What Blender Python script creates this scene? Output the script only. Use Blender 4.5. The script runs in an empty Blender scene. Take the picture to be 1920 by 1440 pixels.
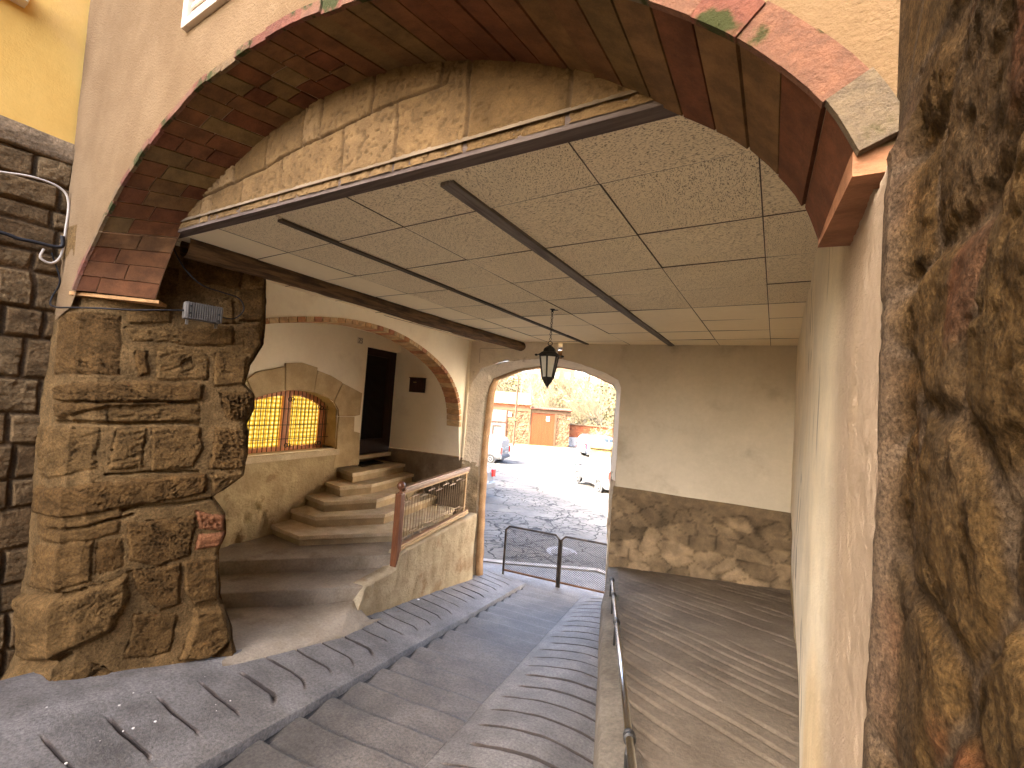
import bpy, math, random
import numpy as np
from mathutils import Vector, Matrix

random.seed(7)
rng = np.random.default_rng(11)
SC = bpy.context.scene
COL = SC.collection
RAD = math.radians

# ------------------------------------------------------------------ camera
F_PX, YAW, PITCH, ROLL = 793.07, RAD(32.0705), RAD(2.3035), RAD(4.16476)
fwd = Vector((-math.sin(YAW)*math.cos(PITCH), math.cos(YAW)*math.cos(PITCH), math.sin(PITCH)))
rt0 = Vector((math.cos(YAW), math.sin(YAW), 0)); up0 = rt0.cross(fwd)
rt = rt0*math.cos(ROLL)+up0*math.sin(ROLL); up = up0*math.cos(ROLL)-rt0*math.sin(ROLL)
cd = bpy.data.cameras.new("camera"); cam = bpy.data.objects.new("camera", cd); COL.objects.link(cam)
cam.matrix_world = Matrix(((rt.x, up.x, -fwd.x, 0), (rt.y, up.y, -fwd.y, 0), (rt.z, up.z, -fwd.z, 0), (0, 0, 0, 1)))
cd.sensor_width = 36; cd.sensor_fit = 'HORIZONTAL'; cd.lens = F_PX*36/1920
cd.clip_start = 0.02; cd.clip_end = 800
SC.camera = cam

# ------------------------------------------------------------------ light
SUN_EL, SUN_HEAD = RAD(38), RAD(35)
w = bpy.data.worlds.new("World"); SC.world = w; w.use_nodes = True
nt = w.node_tree; nt.nodes.clear()
sky = nt.nodes.new('ShaderNodeTexSky'); sky.sky_type = 'NISHITA'; sky.sun_disc = False
sky.sun_elevation = SUN_EL; sky.sun_rotation = SUN_HEAD+math.pi
sky.dust_density = 6.0; sky.air_density = 0.7; sky.ozone_density = 0.2
bg = nt.nodes.new('ShaderNodeBackground'); bg.inputs[1].default_value = 0.15
wo = nt.nodes.new('ShaderNodeOutputWorld')
nt.links.new(sky.outputs[0], bg.inputs[0]); nt.links.new(bg.outputs[0], wo.inputs[0])
sl = bpy.data.lights.new("sun", 'SUN'); sl.energy = 2.0; sl.angle = RAD(0.5); sl.color = (1.0, 0.90, 0.76)
sun = bpy.data.objects.new("sun", sl); COL.objects.link(sun)
sd = Vector((math.sin(SUN_HEAD)*math.cos(SUN_EL), math.cos(SUN_HEAD)*math.cos(SUN_EL), -math.sin(SUN_EL)))
sun.rotation_euler = sd.to_track_quat('-Z', 'Y').to_euler(); sun.location = (-5, -5, 12)
SC.view_settings.view_transform = 'Standard'; SC.view_settings.look = 'None'
SC.view_settings.exposure = 4.45; SC.view_settings.gamma = 1.0
SC.cycles.max_bounces = 14; SC.cycles.diffuse_bounces = 10; SC.cycles.glossy_bounces = 4
SC.cycles.sample_clamp_indirect = 6.0

# ------------------------------------------------------------------ noise
def _hash(ix, iy, iz):
    h = (ix*374761393 + iy*668265263 + iz*2147483647) & 0xFFFFFFFF
    h = ((h ^ (h >> 13))*1274126177) & 0xFFFFFFFF
    h = ((h ^ (h >> 16))*2246822519) & 0xFFFFFFFF
    return ((h ^ (h >> 15)) & 0xFFFFFF)/float(0xFFFFFF)

def vnoise(x, y, z=0.0):
    x, y, z = np.broadcast_arrays(np.asarray(x, float), np.asarray(y, float), np.asarray(z, float))
    fx, fy, fz = np.floor(x), np.floor(y), np.floor(z)
    ix, iy, iz = fx.astype(np.int64), fy.astype(np.int64), fz.astype(np.int64)
    u, v, t = x-fx, y-fy, z-fz
    u, v, t = u*u*(3-2*u), v*v*(3-2*v), t*t*(3-2*t)
    r = 0
    for a in (0, 1):
        for b in (0, 1):
            for c in (0, 1):
                r = r + _hash(ix+a, iy+b, iz+c)*(u if a else 1-u)*(v if b else 1-v)*(t if c else 1-t)
    return r

def fbm(x, y, z=0.0, o=4, g=0.5):
    r, a, s, k = 0, 1.0, 0, 1.0
    for i in range(o):
        r = r + a*(vnoise(np.asarray(x)*k+i*17.3, np.asarray(y)*k+i*9.1, np.asarray(z)*k+i*5.7)*2-1)
        s += a; a *= g; k *= 2.03
    return r/s

def worley(x, y, jit=0.9, seed=0):
    x, y = np.broadcast_arrays(np.asarray(x, float), np.asarray(y, float))
    ix, iy = np.floor(x).astype(np.int64), np.floor(y).astype(np.int64)
    f1 = np.full(x.shape, 9.0); f2 = np.full(x.shape, 9.0); idv = np.zeros(x.shape)
    for a in (-1, 0, 1):
        for b in (-1, 0, 1):
            cx, cy = ix+a, iy+b
            hx = _hash(cx, cy, np.full_like(cx, 3+seed)); hy = _hash(cx, cy, np.full_like(cx, 8+seed))
            d = np.hypot(cx+0.5+(hx-0.5)*jit-x, cy+0.5+(hy-0.5)*jit-y)
            better = d < f1
            f2 = np.where(better, f1, np.minimum(f2, d))
            idv = np.where(better, _hash(cx, cy, np.full_like(cx, 21+seed)), idv)
            f1 = np.where(better, d, f1)
    return f1, f2, idv

def sstep(a, b, x):
    t = np.clip((np.asarray(x)-a)/(b-a), 0, 1)
    return t*t*(3-2*t)

def polydist(px, py, poly):
    """signed distance, positive inside"""
    d = np.full(np.shape(px), 1e9); ins = np.zeros(np.shape(px), bool)
    n = len(poly)
    for i in range(n):
        ax, ay = poly[i]; bx, by = poly[(i+1) % n]
        ex, ey = bx-ax, by-ay
        t = np.clip(((px-ax)*ex+(py-ay)*ey)/(ex*ex+ey*ey+1e-12), 0, 1)
        d = np.minimum(d, np.hypot(px-ax-t*ex, py-ay-t*ey))
        c = ((ay > py) != (by > py)) & (px < (bx-ax)*(py-ay)/(by-ay+1e-12)+ax)
        ins ^= c
    return np.where(ins, d, -d)

# ------------------------------------------------------------------ materials
MATS = {}
def mat(name, c1, c2=None, scale=3.0, detail=6.0, rough=0.85, bump=0.0, bscale=40.0, bdist=0.01, attr=False,
        metal=0.0, c3=None, s3=1.2, t3=(0.55, 0.7), spec=0.3, emit=None, estr=0.0, stretch=None, fine=0.0, fsc=14, trans=0.0):
    m = bpy.data.materials.new(name); m.use_nodes = True
    t = m.node_tree; N = t.nodes; L = t.links
    b = N['Principled BSDF']
    b.inputs['Roughness'].default_value = rough; b.inputs['Metallic'].default_value = metal
    b.inputs['Specular IOR Level'].default_value = spec
    tc = N.new('ShaderNodeTexCoord'); vec = tc.outputs['Object']
    if stretch:
        mp = N.new('ShaderNodeMapping'); mp.inputs['Scale'].default_value = stretch
        L.new(vec, mp.inputs[0]); vec = mp.outputs[0]
    def noise(s, d=detail, r=0.6):
        n = N.new('ShaderNodeTexNoise'); n.inputs['Scale'].default_value = s
        n.inputs['Detail'].default_value = d; n.inputs['Roughness'].default_value = r
        L.new(vec, n.inputs['Vector']); return n
    def ramp(src, lo, hi):
        r = N.new('ShaderNodeMapRange'); r.inputs[1].default_value = lo; r.inputs[2].default_value = hi
        r.interpolation_type = 'SMOOTHSTEP'
        L.new(src, r.inputs[0]); return r.outputs[0]
    def mix(fac, a, bb, mode='MIX'):
        x = N.new('ShaderNodeMix'); x.data_type = 'RGBA'; x.blend_type = mode
        if isinstance(fac, float): x.inputs[0].default_value = fac
        else: L.new(fac, x.inputs[0])
        for i, q in ((6, a), (7, bb)):
            if isinstance(q, tuple): x.inputs[i].default_value = (*q, 1)
            else: L.new(q, x.inputs[i])
        return x.outputs[2]
    col = None
    if c2 is None and not attr:
        b.inputs['Base Color'].default_value = (*c1, 1)
    else:
        n = noise(scale)
        if attr:
            a = N.new('ShaderNodeVertexColor'); a.layer_name = 'Col'
            f = ramp(n.outputs[0], 0.3, 0.7)
            col = mix(1.0, a.outputs[0], mix(f, c1, c2 if c2 else c1), 'MULTIPLY')
        else:
            col = mix(ramp(n.outputs[0], 0.32, 0.68), c1, c2)
        if c3:
            n3 = noise(s3, 5.0)
            col = mix(ramp(n3.outputs[0], *t3), col, c3)
        if fine:
            nf = noise(scale*fsc, 4.0, 0.7)
            fm = N.new('ShaderNodeMapRange'); fm.inputs[1].default_value = 0.25; fm.inputs[2].default_value = 0.75
            fm.inputs[3].default_value = 1-fine; fm.inputs[4].default_value = 1+fine
            L.new(nf.outputs[0], fm.inputs[0])
            vm = N.new('ShaderNodeVectorMath'); vm.operation = 'SCALE'
            L.new(col, vm.inputs[0]); L.new(fm.outputs[0], vm.inputs['Scale']); col = vm.outputs[0]
        L.new(col, b.inputs['Base Color'])
    if bump:
        nb = noise(bscale, 8.0, 0.65)
        bp = N.new('ShaderNodeBump'); bp.inputs['Strength'].default_value = bump; bp.inputs['Distance'].default_value = bdist
        L.new(nb.outputs[0], bp.inputs['Height']); L.new(bp.outputs[0], b.inputs['Normal'])
    if emit:
        b.inputs['Emission Color'].default_value = (*emit, 1); b.inputs['Emission Strength'].default_value = estr
    if trans: b.inputs['Transmission Weight'].default_value = trans
    MATS[name] = m
    return m

M = mat
W1 = (1, 1, 1)
m_pier = M('sandstone_rubble', (0.74, 0.72, 0.68), (1.2, 1.16, 1.1), 12, attr=True, rough=0.95, bump=1.0, bscale=60, bdist=0.016, fine=0.55, fsc=6, spec=0.1)
m_lhouse = M('dark_rubble', (0.75, 0.73, 0.7), (1.2, 1.15, 1.08), 11, attr=True, rough=0.95, bump=1.0, bscale=60, bdist=0.014, fine=0.5, fsc=6, spec=0.1)
m_rubble = M('near_rubble', (0.7, 0.68, 0.64), (1.22, 1.18, 1.1), 22, attr=True, rough=0.97, bump=1.0, bscale=150, bdist=0.007, fine=0.75, fsc=7, spec=0.1)
m_pink = M('pink_render', (0.20, 0.127, 0.064), (0.25, 0.165, 0.087), 2.2, rough=0.95, bump=0.8, bscale=75, bdist=0.012, c3=(0.175, 0.115, 0.068), s3=1.1, t3=(0.58, 0.78), fine=0.06, spec=0.1)
m_yellow = M('yellow_render', (0.66, 0.37, 0.085), (0.72, 0.43, 0.11), 1.6, rough=0.92, bump=0.35, bscale=60, bdist=0.006, c3=(0.66, 0.38, 0.12), s3=1.0, t3=(0.55, 0.75), fine=0.04, spec=0.1)
m_brick = M('arch_brick', (0.72, 0.72, 0.72), (1.22, 1.2, 1.15), 7, attr=True, rough=0.85, bump=0.5, bscale=40, bdist=0.006, fine=0.15, spec=0.2, stretch=(1, 2.2, 2.2))
m_mortar = M('mortar', (0.27, 0.19, 0.115), (0.36, 0.265, 0.165), 20, rough=0.95, bump=0.6, bscale=90, bdist=0.005, spec=0.1)
m_tymp = M('ashlar', (0.82, 0.80, 0.78), (1.15, 1.12, 1.06), 10, attr=True, rough=0.95, bump=0.9, bscale=65, bdist=0.01, fine=0.2, spec=0.1)
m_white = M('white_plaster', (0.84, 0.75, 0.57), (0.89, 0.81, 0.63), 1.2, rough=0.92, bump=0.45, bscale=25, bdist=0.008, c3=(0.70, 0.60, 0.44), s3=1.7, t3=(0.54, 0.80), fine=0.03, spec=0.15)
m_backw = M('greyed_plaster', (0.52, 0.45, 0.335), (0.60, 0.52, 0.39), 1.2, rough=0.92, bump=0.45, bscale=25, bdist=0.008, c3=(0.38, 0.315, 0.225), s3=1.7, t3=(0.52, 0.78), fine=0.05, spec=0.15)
m_white2 = M('coarse_white_plaster', (0.64, 0.52, 0.38), (0.70, 0.58, 0.44), 2.0, rough=0.95, bump=1.0, bscale=110, bdist=0.008, c3=(0.70, 0.50, 0.26), s3=1.1, t3=(0.56, 0.75), fine=0.05, spec=0.1)
m_side = M('side_plaster', (0.9, 0.9, 0.9), (1.08, 1.07, 1.05), 3, attr=True, rough=0.95, bump=1.0, bscale=110, bdist=0.007, fine=0.05, spec=0.1)
m_rough = M('rough_plaster', (0.70, 0.61, 0.48), (0.80, 0.71, 0.57), 5, rough=0.95, bump=1.0, bscale=22, bdist=0.03, c3=(0.44, 0.35, 0.24), s3=4, t3=(0.6, 0.75), fine=0.08, spec=0.1)
m_dado = M('cement_dado', (0.17, 0.125, 0.08), (0.25, 0.19, 0.125), 4, rough=0.95, bump=0.8, bscale=18, bdist=0.02, c3=(0.11, 0.08, 0.05), s3=3, t3=(0.55, 0.75), fine=0.15, spec=0.1)
m_dadoc = M('stone_dado', (0.75, 0.75, 0.75), (1.2, 1.18, 1.12), 8, attr=True, rough=0.95, bump=0.9, bscale=28, bdist=0.015, fine=0.2, spec=0.1)
m_dadow = M('ochre_rendered_dado', (0.36, 0.27, 0.15), (0.48, 0.38, 0.22), 4, rough=0.95, bump=1.0, bscale=20, bdist=0.025, c3=(0.28, 0.19, 0.10), s3=5, t3=(0.57, 0.7), fine=0.15, spec=0.1)
m_conc = M('floor_concrete', (0.112, 0.092, 0.073), (0.18, 0.15, 0.122), 3.5, rough=0.75, bump=0.6, bscale=90, bdist=0.006, c3=(0.085, 0.067, 0.052), s3=1.6, t3=(0.5, 0.72), fine=0.55, spec=0.5)
m_conc2 = M('gutter_concrete', (0.108, 0.096, 0.083), (0.185, 0.168, 0.15), 4.0, rough=0.62, bump=0.8, bscale=100, bdist=0.006, c3=(0.16, 0.13, 0.105), s3=1.8, t3=(0.55, 0.75), fine=0.6, spec=0.5)
m_step_conc = M('step_concrete', (0.10, 0.085, 0.069), (0.155, 0.134, 0.112), 3.5, rough=0.66, bump=0.7, bscale=100, bdist=0.006, attr=True, fine=0.55, spec=0.5)
m_gut = M('grooved_concrete', (0.108, 0.096, 0.083), (0.185, 0.168, 0.15), 4.0, rough=0.62, bump=0.8, bscale=100, bdist=0.006, attr=True, fine=0.6, spec=0.5)
m_ramp = M('ramp_concrete', (0.125, 0.10, 0.073), (0.185, 0.15, 0.112), 2.5, rough=0.85, bump=0.8, bscale=60, bdist=0.006, c3=(0.09, 0.07, 0.05), s3=1.4, t3=(0.5, 0.72), fine=0.25, spec=0.2)
m_tile = M('ceiling_tile', (0.86, 0.745, 0.52), (0.89, 0.78, 0.55), 1.5, rough=0.95, bump=0.25, bscale=60, bdist=0.004, fine=0.03, spec=0.1)
m_joint = M('tile_joint_shadow_gap', (0.10, 0.075, 0.05), rough=0.9)
m_beam = M('grey_wood', (0.10, 0.082, 0.07), (0.20, 0.17, 0.145), 6, rough=0.8, bump=0.5, bscale=30, bdist=0.006, stretch=(8, 0.6, 8), fine=0.15)
m_beamb = M('brown_wood', (0.06, 0.045, 0.033), (0.12, 0.09, 0.065), 6, rough=0.8, bump=0.5, bscale=30, bdist=0.005, stretch=(8, 0.6, 8))
m_dmort = M('dirty_mortar', (0.16, 0.115, 0.07), (0.24, 0.18, 0.115), 9, rough=0.95, bump=0.8, bscale=60, bdist=0.006)
m_lintel = M('lintel_wood', (0.085, 0.06, 0.05), (0.15, 0.115, 0.095), 5, rough=0.85, bump=0.5, bscale=25, bdist=0.006, stretch=(0.6, 8, 8))
m_log = M('log_wood', (0.06, 0.033, 0.015), (0.21, 0.118, 0.05), 5, rough=0.85, bump=1.0, bscale=18, bdist=0.02, stretch=(6, 0.8, 6), c3=(0.34, 0.18, 0.06), s3=1.8, t3=(0.62, 0.72))
m_step = M('step_stone', (0.48, 0.38, 0.24), (0.60, 0.49, 0.33), 6, rough=0.8, bump=0.5, bscale=80, bdist=0.004, fine=0.25, spec=0.25)
m_riser = M('riser_stone', (0.38, 0.29, 0.165), (0.48, 0.37, 0.22), 6, rough=0.85, bump=0.5, bscale=60, bdist=0.005, fine=0.2, spec=0.2)
m_wstone = M('window_stone', (0.40, 0.30, 0.16), (0.52, 0.40, 0.23), 5, rough=0.9, bump=0.6, bscale=60, bdist=0.006, fine=0.15, spec=0.15)
m_salmon = M('salmon_wood', (0.74, 0.33, 0.17), (0.80, 0.39, 0.21), 6, rough=0.5)
m_iron = M('wrought_iron', (0.035, 0.022, 0.016), (0.07, 0.042, 0.028), 30, rough=0.5, metal=0.3)
m_iron2 = M('lit_painted_iron', (0.30, 0.21, 0.12), (0.38, 0.28, 0.17), 30, rough=0.45, metal=0.2)  # pale gold base colour stands in for exit light on the bars
m_door = M('dark_door_wood', (0.016, 0.006, 0.004), (0.035, 0.012, 0.008), 8, rough=0.45, stretch=(8, 8, 0.6))
m_doorp = M('door_panel', (0.004, 0.003, 0.003), (0.008, 0.005, 0.004), 8, rough=0.4)
m_newel = M('varnished_wood', (0.13, 0.045, 0.02), (0.22, 0.085, 0.035), 8, rough=0.28, stretch=(9, 9, 0.7), spec=0.5)
m_railw = M('rail_wood', (0.24, 0.12, 0.06), (0.36, 0.20, 0.10), 8, rough=0.3, stretch=(9, 0.8, 9), spec=0.5)
m_batten = M('pale_batten', (0.45, 0.29, 0.13), (0.56, 0.38, 0.19), 8, rough=0.5, stretch=(9, 0.8, 9))
m_steel = M('steel_tube', (0.55, 0.55, 0.55), rough=0.22, metal=1.0)
m_black = M('black_metal', (0.012, 0.011, 0.010), rough=0.5, spec=0.4)
m_frost = M('frosted_glass', (0.62, 0.58, 0.46), (0.70, 0.66, 0.55), 12, rough=0.6, trans=0.45)
m_flood = M('grey_aluminium', (0.13, 0.115, 0.095), (0.18, 0.16, 0.135), 20, rough=0.6, metal=0.2)
m_cable = M('black_cable', (0.015, 0.013, 0.012), rough=0.6)
m_cablew = M('pale_cable', (0.50, 0.42, 0.32), rough=0.6)
m_plate = M('house_tile', (0.62, 0.55, 0.43), rough=0.35)
m_ink = M('black_ink', (0.02, 0.018, 0.016), rough=0.6)
m_shut = M('cream_shutter', (0.68, 0.58, 0.44), (0.74, 0.64, 0.50), 3, rough=0.5)
m_fence = M('brown_steel', (0.035, 0.028, 0.022), (0.075, 0.055, 0.04), 10, rough=0.5, metal=0.2)
m_fence2 = M('rusty_steel', (0.11, 0.05, 0.022), (0.17, 0.08, 0.035), 14, rough=0.7)
m_paint = M('white_car_paint', (0.15, 0.153, 0.157), rough=0.25, spec=0.5)
m_paintb = M('pale_blue_car_paint', (0.16, 0.20, 0.26), rough=0.25, spec=0.5)
m_glass = M('car_glass', (0.03, 0.04, 0.04), rough=0.06, spec=0.8)
m_tyre = M('tyre_rubber', (0.02, 0.02, 0.02), rough=0.8)
m_rim = M('wheel_rim', (0.42, 0.42, 0.42), rough=0.35, metal=0.7)
m_trim = M('dark_bumper', (0.07, 0.07, 0.075), rough=0.6)
m_tail = M('red_lamp', (0.62, 0.02, 0.015), rough=0.25, spec=0.6)
m_orange = M('orange_door', (0.115, 0.024, 0.004), (0.14, 0.032, 0.006), 1.2, rough=0.65, stretch=(6, 6, 0.5), fine=0.1)
m_greydoor = M('grey_green_door', (0.075, 0.08, 0.072), (0.10, 0.105, 0.093), 2, rough=0.6, stretch=(6, 6, 0.5), c3=(0.30, 0.26, 0.20), s3=1.5)
m_shedw = M('mud_brick_wall', (0.085, 0.043, 0.021), (0.135, 0.078, 0.042), 4.5, rough=0.95, bump=1.0, bscale=7, bdist=0.06, c3=(0.15, 0.098, 0.058), s3=2.4, t3=(0.5, 0.68), fine=0.25)
m_shedp = M('tan_render', (0.085, 0.05, 0.026), (0.11, 0.068, 0.037), 2, rough=0.95, fine=0.1)
m_roof = M('pale_roof_tile', (0.085, 0.062, 0.03), (0.12, 0.09, 0.047), 3, rough=0.9, fine=0.15)
m_cope = M('brown_coping_tile', (0.05, 0.016, 0.010), (0.11, 0.04, 0.022), 4, rough=0.85)
m_redbrick = M('orange_brick', (0.18, 0.05, 0.02), (0.22, 0.08, 0.033), 2.5, rough=0.95, bump=0.8, bscale=8, bdist=0.04, c3=(0.14, 0.042, 0.02), s3=1.5, fine=0.2)
m_greyst = M('grey_stone', (0.25, 0.24, 0.23), (0.36, 0.34, 0.32), 4, rough=0.95, fine=0.15)
m_ystone = M('yellow_stone', (0.18, 0.12, 0.045), (0.24, 0.17, 0.075), 3.5, rough=0.95, bump=0.8, bscale=7, bdist=0.04, c3=(0.36, 0.26, 0.12), s3=2.5, fine=0.2)
m_pole = M('old_pole_wood', (0.05, 0.028, 0.016), (0.08, 0.045, 0.026), 4, rough=0.9)
m_green = M('green_sign', (0.06, 0.19, 0.045), rough=0.5)
m_net = M('turquoise_net', (0.05, 0.20, 0.115), rough=0.8)
m_poster = M('white_poster', (0.25, 0.24, 0.225), rough=0.6)
m_emblem = M('dark_emblem', (0.10, 0.06, 0.07), rough=0.6)
m_bark = M('pale_bark', (0.105, 0.084, 0.053), (0.16, 0.13, 0.085), 5, rough=0.95)
m_barkd = M('brown_bark', (0.17, 0.12, 0.08), (0.26, 0.19, 0.12), 5, rough=0.95)
m_twig = M('dry_twig', (0.10, 0.078, 0.043), (0.15, 0.115, 0.065), 3, rough=0.95)
m_leaf = M('olive_leaf', (0.03, 0.031, 0.011), (0.08, 0.062, 0.025), 0.9, rough=0.9, c3=(0.10, 0.075, 0.033), s3=0.5)
m_hill = M('dry_hillside', (0.042, 0.036, 0.017), (0.085, 0.064, 0.033), 0.6, rough=0.98, bump=1.0, bscale=2.0, bdist=0.3, c3=(0.075, 0.055, 0.03), s3=0.3)
m_apt = M('apartment_brick', (0.12, 0.062, 0.042), (0.15, 0.08, 0.055), 1.0, rough=0.95)
m_apt2 = M('pink_apartment', (0.16, 0.105, 0.08), (0.19, 0.13, 0.10), 1.0, rough=0.95)
m_win = M('distant_window', (0.20, 0.22, 0.24), rough=0.2)
m_manh = M('manhole_iron', (0.17, 0.165, 0.16), (0.22, 0.215, 0.21), 20, rough=0.6)
m_kerb = M('pale_kerb', (0.26, 0.245, 0.22), (0.33, 0.315, 0.285), 5, rough=0.9)
m_paper = M('white_paper', (0.78, 0.77, 0.74), rough=0.7)
m_dirt = M('dark_dirt', (0.035, 0.022, 0.018), (0.06, 0.04, 0.03), 60, rough=0.9, bump=1, bscale=120, bdist=0.01)
m_chip = M('white_chip', (0.62, 0.58, 0.52), rough=0.8)
m_mail = M('brown_letterbox', (0.025, 0.010, 0.007), (0.04, 0.015, 0.010), 8, rough=0.4)
m_brass = M('brass', (0.5, 0.35, 0.14), rough=0.35, metal=0.9)
m_moss = M('brick_end', (0.8, 0.8, 0.8), (1.2, 1.15, 1.05), 30, attr=True, rough=0.95, bump=1.0, bscale=70, bdist=0.012, c3=(0.045, 0.05, 0.012), s3=7.5, t3=(0.50, 0.60), fine=0.25)
m_mat = M('door_mat', (0.03, 0.022, 0.016), rough=0.95)

# special materials: fissured ceiling tiles, amber bull's-eye glass, cracked asphalt
def fissure_mat(name, st):
    m = mat(name, (0.86, 0.745, 0.52), (0.90, 0.79, 0.56), 1.5, rough=0.95, fine=0.03, spec=0.1)
    t = m.node_tree; N = t.nodes; L = t.links; b = N['Principled BSDF']
    tc = N.new('ShaderNodeTexCoord'); mp = N.new('ShaderNodeMapping'); mp.inputs['Scale'].default_value = st
    L.new(tc.outputs['Object'], mp.inputs[0])
    n = N.new('ShaderNodeTexNoise'); n.inputs['Scale'].default_value = 1.0; n.inputs['Detail'].default_value = 2.5
    n.inputs['Distortion'].default_value = 0.6
    L.new(mp.outputs[0], n.inputs['Vector'])
    r = N.new('ShaderNodeMapRange'); r.interpolation_type = 'SMOOTHSTEP'
    r.inputs[1].default_value = 0.575; r.inputs[2].default_value = 0.65
    L.new(n.outputs[0], r.inputs[0])
    bp = N.new('ShaderNodeBump'); bp.invert = True; bp.inputs['Strength'].default_value = 1.0; bp.inputs['Distance'].default_value = 0.012
    L.new(r.outputs[0], bp.inputs['Height']); L.new(bp.outputs[0], b.inputs['Normal'])
    src = b.inputs['Base Color'].links[0].from_socket
    x = N.new('ShaderNodeMix'); x.data_type = 'RGBA'; x.inputs[7].default_value = (0.26, 0.20, 0.13, 1)
    L.new(r.outputs[0], x.inputs[0]); L.new(src, x.inputs[6]); L.new(x.outputs[2], b.inputs['Base Color'])
    return m
m_tileA = fissure_mat('ceiling_tile_fissured', (300, 95, 200))
m_tileB = fissure_mat('ceiling_tile_fissured_crosswise', (95, 300, 200))

def amber_mat():
    m = bpy.data.materials.new('amber_bottle_glass'); m.use_nodes = True
    t = m.node_tree; N = t.nodes; L = t.links; b = N['Principled BSDF']
    tc = N.new('ShaderNodeTexCoord'); mp = N.new('ShaderNodeMapping'); mp.inputs['Scale'].default_value = (0.001, 17, 17)
    L.new(tc.outputs['Object'], mp.inputs[0])
    v = N.new('ShaderNodeTexVoronoi'); v.inputs['Scale'].default_value = 1.0; v.inputs['Randomness'].default_value = 0.12
    L.new(mp.outputs[0], v.inputs['Vector'])
    r = N.new('ShaderNodeValToRGB')
    e = r.color_ramp.elements; e[0].position = 0.12; e[0].color = (1.0, 0.78, 0.30, 1); e[1].position = 0.62; e[1].color = (0.33, 0.17, 0.012, 1)
    q = e.new(0.34); q.color = (0.82, 0.50, 0.05, 1)
    L.new(v.outputs['Distance'], r.inputs[0]); L.new(r.outputs[0], b.inputs['Base Color'])
    bp = N.new('ShaderNodeBump'); bp.inputs['Strength'].default_value = 1.0; bp.inputs['Distance'].default_value = 0.02
    L.new(v.outputs['Distance'], bp.inputs['Height']); L.new(bp.outputs[0], b.inputs['Normal'])
    b.inputs['Roughness'].default_value = 0.12; b.inputs['Specular IOR Level'].default_value = 0.9
    L.new(r.outputs[0], b.inputs['Emission Color']); b.inputs['Emission Strength'].default_value = 0.06  # weak emission put in so the panes glow, no lamp behind them
    return m
m_amber = amber_mat()

def asphalt_mat():
    m = mat('cracked_asphalt', (0.072, 0.068, 0.063), (0.115, 0.108, 0.097), 0.7, rough=0.9, bump=0.5, bscale=60, bdist=0.006, c3=(0.155, 0.135, 0.105), s3=0.25, t3=(0.5, 0.72), fine=0.25, spec=0.25)
    t = m.node_tree; N = t.nodes; L = t.links; b = N['Principled BSDF']
    src = b.inputs['Base Color'].links[0].from_socket
    tc = N.new('ShaderNodeTexCoord')
    nz = N.new('ShaderNodeTexNoise'); nz.inputs['Scale'].default_value = 1.3; nz.inputs['Detail'].default_value = 5
    L.new(tc.outputs['Object'], nz.inputs['Vector'])
    add = N.new('ShaderNodeMix'); add.data_type = 'RGBA'; add.blend_type = 'LINEAR_LIGHT'; add.inputs[0].default_value = 0.55
    L.new(tc.outputs['Object'], add.inputs[6]); L.new(nz.outputs['Color'], add.inputs[7])
    out = src
    for sc_, wd, mk in ((0.75, 0.024, (0.36, 0.44, 2.1)), (2.6, 0.05, (0.46, 0.54, 0.55))):
        v = N.new('ShaderNodeTexVoronoi'); v.feature = 'DISTANCE_TO_EDGE'; v.inputs['Scale'].default_value = sc_
        L.new(add.outputs[2], v.inputs['Vector'])
        r = N.new('ShaderNodeMapRange'); r.inputs[1].default_value = wd*0.35; r.inputs[2].default_value = wd
        r.inputs[3].default_value = 1; r.inputs[4].default_value = 0
        L.new(v.outputs['Distance'], r.inputs[0])
        n2 = N.new('ShaderNodeTexNoise'); n2.inputs['Scale'].default_value = 0.45*mk[2] if mk[2] > 1 else 0.38
        L.new(tc.outputs['Object'], n2.inputs['Vector'])
        r2 = N.new('ShaderNodeMapRange'); r2.inputs[1].default_value = mk[0]; r2.inputs[2].default_value = mk[1]
        L.new(n2.outputs[0], r2.inputs[0])
        mu = N.new('ShaderNodeMath'); mu.operation = 'MULTIPLY'; L.new(r.outputs[0], mu.inputs[0]); L.new(r2.outputs[0], mu.inputs[1])
        x = N.new('ShaderNodeMix'); x.data_type = 'RGBA'; x.inputs[7].default_value = (0.012, 0.011, 0.010, 1)
        L.new(mu.outputs[0], x.inputs[0]); L.new(out, x.inputs[6]); out = x.outputs[2]
    L.new(out, b.inputs['Base Color'])
    return m
m_asphalt = asphalt_mat()

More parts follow.
